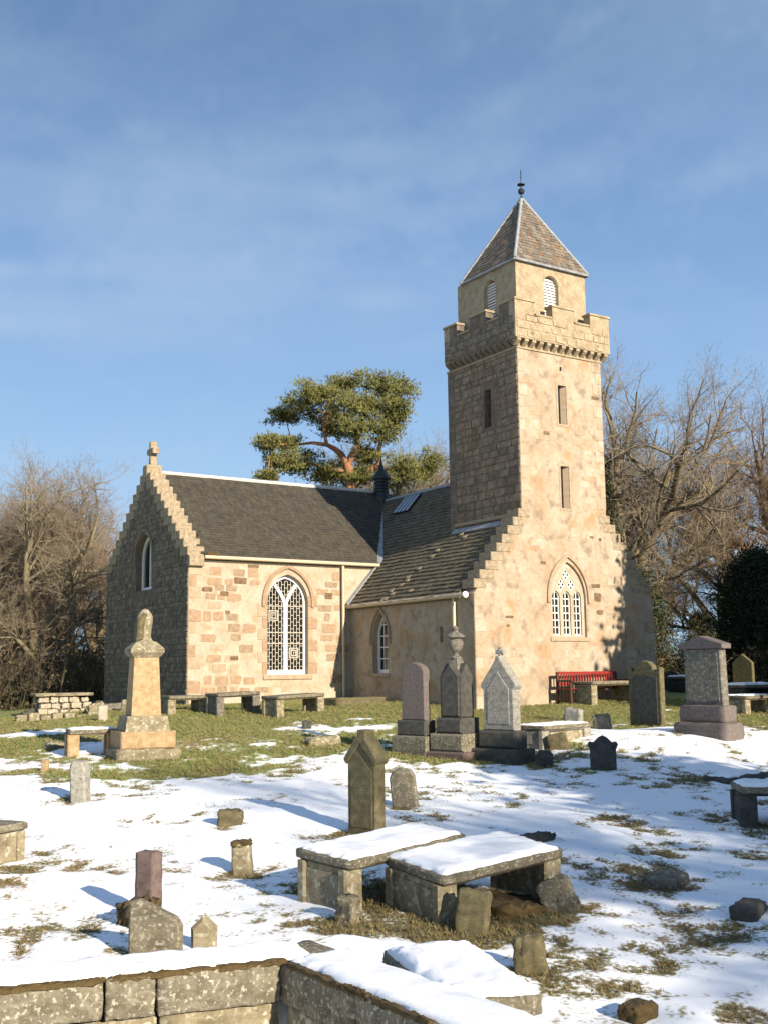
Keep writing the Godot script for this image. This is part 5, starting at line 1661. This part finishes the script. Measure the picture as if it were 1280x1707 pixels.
# ------------------------------------------------------------------ trees
func branch(wood: MB, fine: MB, r: RandomNumberGenerator, p0: Vector3, d0: Vector3, length: float, rad: float, level: int, droop: float, dens: float) -> void:
	var nseg: int = [5, 5, 4, 3, 2][level]
	var sides: int = [8, 6, 5, 4, 3][level]
	var pts := [p0]
	var rs := [rad]
	var dirs := [d0]
	var p := p0
	var d := d0
	var wob: float = [0.10, 0.22, 0.26, 0.30, 0.32][level]
	for k in nseg:
		d = (d + Vector3(r.randfn(), r.randfn() * 0.7, r.randfn()) * wob + Vector3.UP * ([0.1, 0.09, 0.05, 0.03, 0.03][level] - droop)).normalized()
		p += d * length / nseg
		pts.append(p)
		rs.append(rad * lerpf(1.0, 0.42 if level < 4 else 0.25, float(k + 1) / nseg))
		dirs.append(d)
	(wood if level < 3 else fine).tube(pts, rs, sides, false)
	if level == 4:
		for k in 4:
			var q: Vector3 = pts[1 + (k % 2)]
			var e: Vector3 = (dirs[1] + Vector3(r.randfn(), r.randfn(), r.randfn()) * 0.55).normalized()
			fine.twig(q, q + e * length * r.randf_range(0.45, 0.8), maxf(0.006, rad * 0.6))
		return
	var n: int = int(round([0, 9, 8, 7][level] * dens)) if level > 0 else 0
	for k in n:
		var t0: float = [0.0, 0.28, 0.24, 0.2][level]
		var t := t0 + (1.0 - t0) * (k + r.randf()) / n
		if k == n - 1: t = 1.0
		var f := t * nseg
		var i := mini(int(f), nseg - 1)
		var q: Vector3 = pts[i].lerp(pts[i + 1], f - i)
		var dd: Vector3 = dirs[i + 1]
		var side := dd.cross(Vector3(r.randfn(), r.randfn(), r.randfn())).normalized()
		var ang := r.randf_range(0.5, 1.1) if k < n - 1 else r.randf_range(0.05, 0.3)
		var cd := (dd * cos(ang) + side * sin(ang) + Vector3.UP * 0.06).normalized()
		branch(wood, fine, r, q, cd, length * r.randf_range(0.40, 0.58) * (1.2 - 0.4 * t), lerpf(rs[0], rs[nseg], t) * r.randf_range(0.42, 0.60), level + 1, droop, dens)

func bare_tree_mesh(seed_: int, H: float, clear: float, spread: float, dens := 1.0, lean := 0.0, leaders := 3) -> Array:
	var r := RandomNumberGenerator.new()
	r.seed = seed_
	var wood := MB.new()
	var fine := MB.new()
	var pts := []
	var rs := []
	var p := Vector3(0, -0.3, 0)
	var d := Vector3(lean, 1, lean * 0.4).normalized()
	var r0 := H * 0.027
	var tl := H * clear + 0.3
	for k in 6:
		pts.append(p)
		rs.append(r0 * [1.45, 1.1, 1.0, 0.95, 0.92, 0.95][k])
		d = (d + Vector3(r.randfn(), 0.3, r.randfn()) * 0.10).normalized()
		p += d * tl / 5.0
	wood.tube(pts, rs, 10, false)
	# ascending leaders from the fork
	for k in leaders:
		var az := k * TAU / leaders + r.randf_range(-0.5, 0.5)
		var out := spread * r.randf_range(0.30, 0.55)
		var cd := Vector3(cos(az) * out, 1.0, sin(az) * out).normalized()
		branch(wood, fine, r, pts[5] - d * 0.05, cd, H * (1.0 - clear) * r.randf_range(0.74, 0.88), r0 * r.randf_range(0.62, 0.80), 1, 0.0, dens)
	# spreading lower limbs
	for k in 4:
		var q: Vector3 = pts[3].lerp(pts[5], r.randf())
		var az := k * TAU / 4.0 + 0.8 + r.randf_range(-0.5, 0.5)
		var cd := Vector3(cos(az) * spread, r.randf_range(0.45, 0.9), sin(az) * spread).normalized()
		branch(wood, fine, r, q, cd, H * r.randf_range(0.36, 0.50), r0 * r.randf_range(0.34, 0.50), 1, 0.0, dens)
	return [wood.mesh(), fine.mesh()]

func leaf(mb: MB, p: Vector3, s: float, r: RandomNumberGenerator) -> void:
	var a := Vector3(r.randfn(), r.randfn(), r.randfn()).normalized()
	var b := a.cross(Vector3(r.randfn(), r.randfn(), r.randfn())).normalized()
	mb.tri(p - a * s, p + b * s * 0.6, p + a * s)
	mb.tri(p - a * s, p + a * s, p - b * s * 0.6)

# clumped evergreen crown; shape 0 = yew or holly, 1 = narrow cypress
func evergreen_crown(seed_: int, H: float, R: float, shape: int, clumps: int, per: int, size: float, cols: Array) -> ArrayMesh:
	var r := RandomNumberGenerator.new()
	r.seed = seed_
	var mb := MB.new()
	mb.use_col = true
	for k in clumps:
		var t := pow(r.randf(), 0.8)
		var y := 0.25 + t * (H - 0.4)
		var env := R * (sqrt(maxf(0.0, 1.0 - pow(t * 1.02, 2.2))) if shape == 0 else pow(1.0 - t, 0.75) * minf(1.0, 0.5 + t * 4.0))
		var a := r.randf() * TAU
		var rr := env * r.randf_range(0.55, 1.0)
		var c := Vector3(cos(a) * rr, y, sin(a) * rr)
		var cr := (0.42 if shape == 0 else 0.22) * R * r.randf_range(0.5, 1.0)
		var tone: Color = cols[r.randi_range(0, cols.size() - 1)]
		for q in per:
			var v := Vector3(r.randfn(), r.randfn() * (0.8 if shape == 0 else 1.6), r.randfn()) * cr * 0.5
			var s := r.randf_range(0.75, 1.25)
			mb.col = Color(tone.r * s, tone.g * s, tone.b * s * r.randf_range(0.8, 1.1))
			leaf(mb, c + v, size * r.randf_range(0.6, 1.3), r)
	return mb.mesh()

func place_tree(called: String, label: String, meshes: Array, x: float, z: float, turn: float, sc: float, mats: Array, group: String) -> Node3D:
	var t := thing(called, label, "tree", on(x, z, -0.05), turn, group)
	t.scale = Vector3.ONE * sc
	part(t, "trunk", meshes[0], mats[0])
	part(t, "crown", meshes[1], mats[1])
	return t

const PADS := [[16.13, 15.70, -16.78, 1.11, 0.51], [18.02, 15.75, -16.38, 1.22, 0.58], [17.69, 14.48, -14.59, 0.68, 0.62], [14.06, 14.87, -18.06, 1.14, 0.69], [14.04, 14.42, -20.17, 0.84, 0.42], [15.98, 14.40, -18.93, 1.30, 0.65], [15.25, 14.25, -15.35, 1.22, 0.61], [16.38, 13.95, -15.09, 1.11, 0.68], [15.47, 12.90, -15.04, 1.03, 0.55], [17.63, 13.07, -15.67, 0.82, 0.69], [11.62, 12.25, -17.54, 0.43, 0.39], [13.14, 12.68, -18.74, 0.69, 0.31], [14.41, 11.74, -19.10, 1.53, 0.70], [12.65, 11.45, -18.33, 0.74, 0.43], [15.63, 11.18, -18.55, 1.15, 0.57], [16.87, 10.81, -17.35, 1.27, 0.44], [11.72, 10.62, -17.72, 0.36, 0.36], [17.04, 11.91, -16.88, 0.76, 0.51], [18.09, 10.90, -14.78, 1.36, 0.74], [19.23, 11.38, -14.79, 0.81, 0.63], [14.24, 14.96, -16.72, 0.93, 0.43], [15.91, 13.49, -18.06, 0.77, 0.32], [17.95, 13.84, -15.33, 0.63, 0.50]]

func build_pine() -> void:
	var base := on(16.6, -17.3)
	var t := thing("scots_pine", "tall pine with orange bark and flat green crown behind the church", "tree", base)
	var r := RandomNumberGenerator.new()
	r.seed = 900
	var wood := MB.new()
	var o := base
	var limbs := [[[Vector3(16.6, -0.4, -17.3), Vector3(16.75, 4.0, -17.35), Vector3(16.6, 8.0, -17.35), Vector3(16.45, 9.8, -17.3), Vector3(16.24, 11.12, -17.22), Vector3(16.10, 11.68, -17.22)], 0.36, 0.24],
		[[Vector3(16.10, 11.62, -17.22), Vector3(15.77, 12.18, -17.34), Vector3(15.49, 12.44, -17.48), Vector3(15.13, 12.66, -17.68), Vector3(14.47, 12.76, -18.09)], 0.20, 0.09],
		[[Vector3(16.10, 11.62, -17.22), Vector3(16.30, 12.15, -17.01), Vector3(16.42, 12.36, -16.89), Vector3(16.53, 13.45, -16.63), Vector3(16.74, 14.5, -16.36), Vector3(16.2, 15.5, -16.7)], 0.20, 0.06],
		[[Vector3(16.24, 11.05, -17.22), Vector3(16.95, 11.23, -16.75), Vector3(17.55, 11.66, -16.28), Vector3(17.45, 12.35, -16.23), Vector3(17.59, 13.44, -15.95), Vector3(17.9, 15.3, -16.0)], 0.20, 0.06],
		[[Vector3(15.13, 12.66, -17.68), Vector3(14.95, 13.47, -17.66), Vector3(15.11, 14.25, -17.42)], 0.10, 0.05],
		[[Vector3(16.23, 11.2, -17.20), Vector3(15.22, 11.45, -17.83), Vector3(14.14, 11.77, -18.48)], 0.12, 0.05],
		[[Vector3(16.95, 11.23, -16.75), Vector3(18.0, 11.34, -16.04), Vector3(19.05, 11.39, -15.35)], 0.12, 0.05],
		[[Vector3(14.47, 12.76, -18.09), Vector3(13.68, 12.65, -18.62), Vector3(12.0, 12.45, -18.0)], 0.08, 0.04]]
	for l in limbs:
		var pts := []
		var rs := []
		for k in l[0].size():
			pts.append(l[0][k] - o)
			rs.append(lerpf(l[1], l[2], float(k) / (l[0].size() - 1)))
		wood.tube(pts, rs, 8, false)
	var joints := []
	for l in limbs:
		for k in range(1, l[0].size()): joints.append(l[0][k] - o)
	var nd := MB.new()
	nd.use_col = true
	for pd in PADS:
		var c := Vector3(pd[0], pd[1], pd[2]) - o
		var best: Vector3 = joints[0]
		for j in joints:
			if j.distance_to(c) < best.distance_to(c): best = j
		wood.tube([best, best.lerp(c, 0.5) + Vector3(0, -0.12, 0), c], [0.05, 0.035, 0.015], 5, false)
		var sub := int(14 + pd[3] * 20)
		for q in sub:
			var e := Vector3(r.randfn() * 0.50, r.randfn() * 0.46, r.randfn() * 0.50)
			var cc := c + Vector3(e.x * pd[3], e.y * pd[4] + 0.1, e.z * pd[3])
			if q % 2 == 0: wood.twig(c + (cc - c) * 0.1 - Vector3(0, 0.12, 0), cc, 0.018)
			var tone := r.randf_range(0.75, 1.25)
			for k in 30:
				var v := Vector3(r.randfn(), r.randfn() * 0.55, r.randfn()) * 0.20
				var b := cc + v
				var up := (v.normalized() * 0.6 + Vector3(r.randfn() * 0.3, 0.75, r.randfn() * 0.3)).normalized()
				var s := tone * r.randf_range(0.8, 1.2)
				nd.col = Color(0.165 * s, 0.165 * s, 0.048 * s)
				for m in 5:
					var dr := (up + Vector3(r.randfn(), r.randfn(), r.randfn()) * 0.5).normalized()
					var sd := dr.cross(Vector3(r.randfn(), r.randfn(), r.randfn())).normalized() * 0.02
					nd.tri(b - sd, b + sd, b + dr * r.randf_range(0.12, 0.24))
	part(t, "trunk", wood.mesh(), M.pine_bark)
	part(t, "crown", nd.mesh(), M.needles)

func brush(called: String, label: String, u0: float, u1: float, v0: float, v1: float, hmin: float, hmax: float, count: int, leaves: int, seed_: int, tw: Material, cols: Array, lsize := 0.07) -> void:
	# uncountable scrub: arching stems with side twigs, and ivy and dead leaves among them
	var r := RandomNumberGenerator.new()
	r.seed = seed_
	var mb := MB.new()
	mb.use_col = true
	var fn := FastNoiseLite.new()
	fn.seed = seed_; fn.frequency = 0.25
	for k in count:
		var uu := r.randf_range(u0, u1)
		var vv := r.randf_range(v0, v1)
		var p := from_uv(uu, vv)
		var dens := fn.get_noise_2d(p.x, p.y) * 0.5 + 0.5
		var h := lerpf(hmin, hmax, clampf(dens + r.randf_range(-0.25, 0.25), 0, 1))
		var b := on(p.x, p.y, -0.05)
		var d := Vector3(r.randfn() * 0.35, 1, r.randfn() * 0.35).normalized()
		var tone: Color = [Color(0.10, 0.075, 0.05), Color(0.075, 0.06, 0.04), Color(0.13, 0.10, 0.065)][r.randi_range(0, 2)]
		mb.col = tone
		var q := b
		for s in 3:
			var e := q + d * h / 3.0
			mb.twig(q, e + d * h * 0.1, 0.022 - s * 0.005)
			for m in 4:
				var sd := (d + Vector3(r.randfn(), r.randfn(), r.randfn()) * 0.8).normalized()
				mb.twig(e, e + sd * h * r.randf_range(0.12, 0.3), 0.010)
			q = e
			d = (d + Vector3(r.randfn(), r.randfn() * 0.5, r.randfn()) * 0.3).normalized()
	for k in leaves:
		var p := from_uv(r.randf_range(u0, u1), r.randf_range(v0, v1))
		var dens := fn.get_noise_2d(p.x, p.y) * 0.5 + 0.5
		var h := lerpf(hmin, hmax, clampf(dens, 0, 1)) * pow(r.randf(), 1.3)
		var c: Color = cols[r.randi_range(0, cols.size() - 1)]
		var s := r.randf_range(0.7, 1.3)
		mb.col = Color(c.r * s, c.g * s, c.b * s)
		leaf(mb, on(p.x, p.y, 0.05 + h * 0.9), lsize * r.randf_range(0.6, 1.4), r)
	var o := part(self, numbered(called), mb.mesh(), M.needles)
	o.set_meta("kind", "stuff")
	o.set_meta("label", label)
	o.set_meta("category", "scrub")

func build_trees() -> void:
	var tr := []
	tr.append(bare_tree_mesh(1001, 11.2, 0.26, 1.0, 1.12))
	tr.append(bare_tree_mesh(1002, 11.2, 0.30, 1.0, 1.12, 0.05, 3))
	tr.append(bare_tree_mesh(1013, 14.8, 0.32, 1.35, 1.15, 0.0, 4))
	tr.append(bare_tree_mesh(1004, 14.8, 0.34, 0.8, 1.12, 0.0, 3))
	tr.append(bare_tree_mesh(1005, 12.0, 0.36, 1.1, 0.9, 0.40, 2))
	print("tree meshes ", Time.get_ticks_msec())
	var B := [M.bark, M.twig]
	var BR := [M.bark, M.twig_red]
	var lg := "bare trees left of the church"
	place_tree("bare_tree", "stout mossy bare tree at the left edge behind the chest tomb", tr[0], -1.15, -15.9, 20, 0.88, B, lg)
	place_tree("bare_tree", "bare tree with a thick pale trunk just left of the chest tomb", tr[1], -0.55, -13.1, 140, 0.84, B, lg)
	place_tree("bare_tree", "bare tree close behind the shaded gable, crown touching its steps", tr[0], 3.6, -19.8, 250, 0.88, BR, lg)
	place_tree("bare_tree", "hazy bare tree farthest left beyond the others", tr[1], 1.6, -27.0, 60, 0.96, B, lg)
	place_tree("bare_tree", "slim bare tree in the far left wood, second row", tr[3], 5.2, -27.5, 170, 0.66, B, lg)
	place_tree("bare_tree", "bare tree rising above the chest tomb in the second row", tr[1], 2.6, -23.5, 300, 0.88, BR, lg)
	var mg := "bare trees behind the church"
	place_tree("bare_tree", "bare grey tree between the pine and the tower", tr[3], 23.4, -19.3, 40, 1.06, B, mg)
	place_tree("bare_tree", "thin bare tree right behind the pine's low bough", tr[3], 20.2, -21.5, 200, 0.92, B, mg)
	var rg := "bare trees right of the tower"
	place_tree("bare_tree", "large spreading bare oak right of the tower", tr[2], 25.6, -5.6, 75, 0.98, B, rg)
	place_tree("bare_tree", "tall bare tree at the right edge with a bright top", tr[3], 33.6, -5.2, 210, 1.0, BR, rg)
	place_tree("bare_tree", "russet bare tree between the oak and the right edge", tr[0], 30.6, -6.0, 300, 0.95, BR, rg)
	place_tree("bare_tree", "leaning bare tree over the evergreens at right", tr[4], 29.8, -2.4, 200, 0.66, BR, rg)
	place_tree("bare_tree", "far bare tree seen through the oak's branches", tr[1], 33.5, -16.0, 10, 1.05, B, rg)
	build_pine()
	# evergreens
	var dark := [Color(0.020, 0.032, 0.012), Color(0.028, 0.042, 0.016), Color(0.016, 0.024, 0.010)]
	var olive := [Color(0.045, 0.055, 0.018), Color(0.060, 0.068, 0.022), Color(0.035, 0.045, 0.016)]
	var stem := MB.new()
	stem.tube([Vector3(0, -0.3, 0), Vector3(0.05, 2.0, 0.03), Vector3(0, 4.0, 0)], [0.22, 0.16, 0.06], 7, false)
	var stem_m := stem.mesh()
	var yew := evergreen_crown(1101, 6.0, 2.1, 0, 190, 120, 0.13, dark)
	var yew_fine := evergreen_crown(1104, 6.0, 2.1, 0, 300, 140, 0.055, dark)
	var holly := evergreen_crown(1102, 5.0, 1.5, 0, 200, 110, 0.05, [Color(0.03, 0.045, 0.015), Color(0.05, 0.055, 0.02), Color(0.07, 0.055, 0.025)])
	var cyp := evergreen_crown(1103, 10.3, 1.35, 1, 420, 80, 0.07, olive)
	var eg := "evergreens"
	place_tree("cypress", "narrow columnar evergreen behind the tower's right side", [stem_m, cyp], 21.3, -3.8, 0, 1.0, [M.bark, M.needles], eg)
	place_tree("yew", "broad near-black evergreen at the right edge", [stem_m, yew_fine], 25.0, 1.2, 30, 0.95, [M.bark, M.needles], eg)
	place_tree("yew", "dark evergreen next to the broad one, partly cut by the picture", [stem_m, yew_fine], 27.0, 3.6, 130, 0.9, [M.bark, M.needles], eg)
	place_tree("yew", "dark evergreen filling the gap behind the pointed headstone", [stem_m, yew_fine], 27.3, -0.6, 220, 0.82, [M.bark, M.needles], eg)
	place_tree("holly", "tall ragged holly close to the tower's shaded corner", [stem_m, holly], 19.6, -0.6, 0, 1.0, [M.bark, M.needles], eg)
	place_tree("holly", "smaller holly beside the ragged one", [stem_m, holly], 22.0, 0.6, 90, 0.62, [M.bark, M.needles], eg)
	# trees outside the picture whose shade falls into it
	var sg := "churchyard trees out of the picture"
	var tall := place_tree("cypress", "tall columnar evergreen shading the right side of the church front", [stem_m, cyp], 13.75, 17.0, 0, 1.0, [M.bark, M.needles], sg)
	tall.scale = Vector3(1.35, 1.75, 1.35)
	place_tree("yew", "clipped tall yew beside the columnar evergreen", [stem_m, yew], 15.9, 17.4, 50, 1.62, [M.bark, M.needles], sg)
	place_tree("yew", "second yew behind the clipped tall one", [stem_m, yew], 15.4, 19.2, 150, 1.62, [M.bark, M.needles], sg)
	place_tree("yew", "third yew of the clipped row", [stem_m, yew], 15.6, 22.0, 250, 1.75, [M.bark, M.needles], sg)
	place_tree("yew", "great yew by the east boundary", [stem_m, yew], 26.6, 14.0, 20, 1.8, [M.bark, M.needles], sg)
	place_tree("yew", "second great yew by the east boundary", [stem_m, yew], 30.4, 15.5, 120, 1.8, [M.bark, M.needles], sg)
	place_tree("yew", "tall yew at the churchyard path", [stem_m, yew], 2.2, 34.0, 0, 1.36, [M.bark, M.needles], sg)
	place_tree("bare_tree", "dense low bare tree left of the path yew", tr[0], 0.9, 33.0, 70, 0.60, B, sg)
	place_tree("bare_tree", "dense low bare tree right of the path yew", tr[1], 5.4, 34.5, 160, 0.58, B, sg)
	place_tree("bare_tree", "bushy bare tree between the path and the gate", tr[4], 3.2, 36.5, 260, 0.62, B, sg)
	place_tree("bare_tree", "bushy bare tree at the end of the path", tr[0], 8.8, 34.0, 260, 0.52, B, sg)
	place_tree("bare_tree", "bare tree standing behind the photographer", tr[2], 2.0, 48.0, 30, 0.95, B, sg)
	# scrub and woodland floor
	brush("undergrowth", "tangled brown scrub under the left trees", 41.0, 56.0, -20.0, -8.8, 1.2, 3.6, 1500, 9000, 1201, M.twig, [Color(0.06, 0.06, 0.02), Color(0.09, 0.075, 0.03), Color(0.04, 0.045, 0.016)])
	brush("undergrowth", "brown scrub beside and behind the hollies at right", 43.0, 60.0, 9.5, 22.0, 0.5, 2.6, 900, 6000, 1202, M.twig, [Color(0.08, 0.05, 0.025), Color(0.10, 0.065, 0.03), Color(0.04, 0.045, 0.018)])
	brush("undergrowth", "far hedge of scrub closing the horizon", 68.0, 76.0, -34.0, 36.0, 1.2, 3.2, 1500, 12000, 1203, M.twig, [Color(0.06, 0.055, 0.03), Color(0.09, 0.07, 0.045), Color(0.05, 0.055, 0.03)], 0.14)
	print("trees ", Time.get_ticks_msec())

func build_litter() -> void:
	# grass stalks and dead leaves that stand through the thin snow
	var r := RandomNumberGenerator.new()
	r.seed = 1301
	var mb := MB.new()
	mb.use_col = true
	for k in 7:
		var a := r.randf() * TAU
		var b := Vector3(cos(a), 0, sin(a)) * r.randf() * 0.04
		var tip := b + Vector3(r.randfn() * 0.03, r.randf_range(0.02, 0.05), r.randfn() * 0.03)
		var w := Vector3(-sin(a), 0, cos(a)) * 0.006
		var s := r.randf_range(0.6, 1.3)
		mb.col = Color(s, s, s)
		mb.tri(b - w, b + w, tip)
	var tuft := mb.mesh()
	var xs := []
	var cs := []
	for k in 260000:
		var u := r.randf_range(6.5, 34.0)
		var v := r.randf_range(-0.38, 0.38) * u
		var s := snow_at(u, v)
		if s > 0.6 or r.randf() < 0.3: continue
		var p := from_uv(u, v)
		var y := ground(p.x, p.y) + 0.012
		var big := 1.0 if u < 20.0 else 1.5
		xs.append(Transform3D(Basis(Vector3.UP, r.randf() * TAU).scaled(Vector3.ONE * r.randf_range(0.4, 0.95) * big), Vector3(p.x, y, p.y)))
		var t := r.randf()
		var g := r.randf_range(1.1, 2.0)
		cs.append(Color(lerpf(0.115, 0.18, t) * g, lerpf(0.135, 0.145, t) * g, lerpf(0.038, 0.065, t) * g) if u > 19.0 else Color(lerpf(0.10, 0.16, t) * g, lerpf(0.09, 0.12, t) * g, 0.045 * g))
		if xs.size() >= 46000: break
	var mm := MultiMesh.new()
	mm.transform_format = MultiMesh.TRANSFORM_3D
	mm.use_colors = true
	mm.mesh = tuft
	mm.instance_count = xs.size()
	for k in xs.size():
		mm.set_instance_transform(k, xs[k])
		mm.set_instance_color(k, cs[k])
	var o := MultiMeshInstance3D.new()
	o.name = "grass"
	o.multimesh = mm
	o.material_override = M.grass_blade
	add_child(o, true)
	o.set_meta("kind", "stuff")
	o.set_meta("label", "withered grass stalks poking through the thin snow")
	o.set_meta("category", "grass")
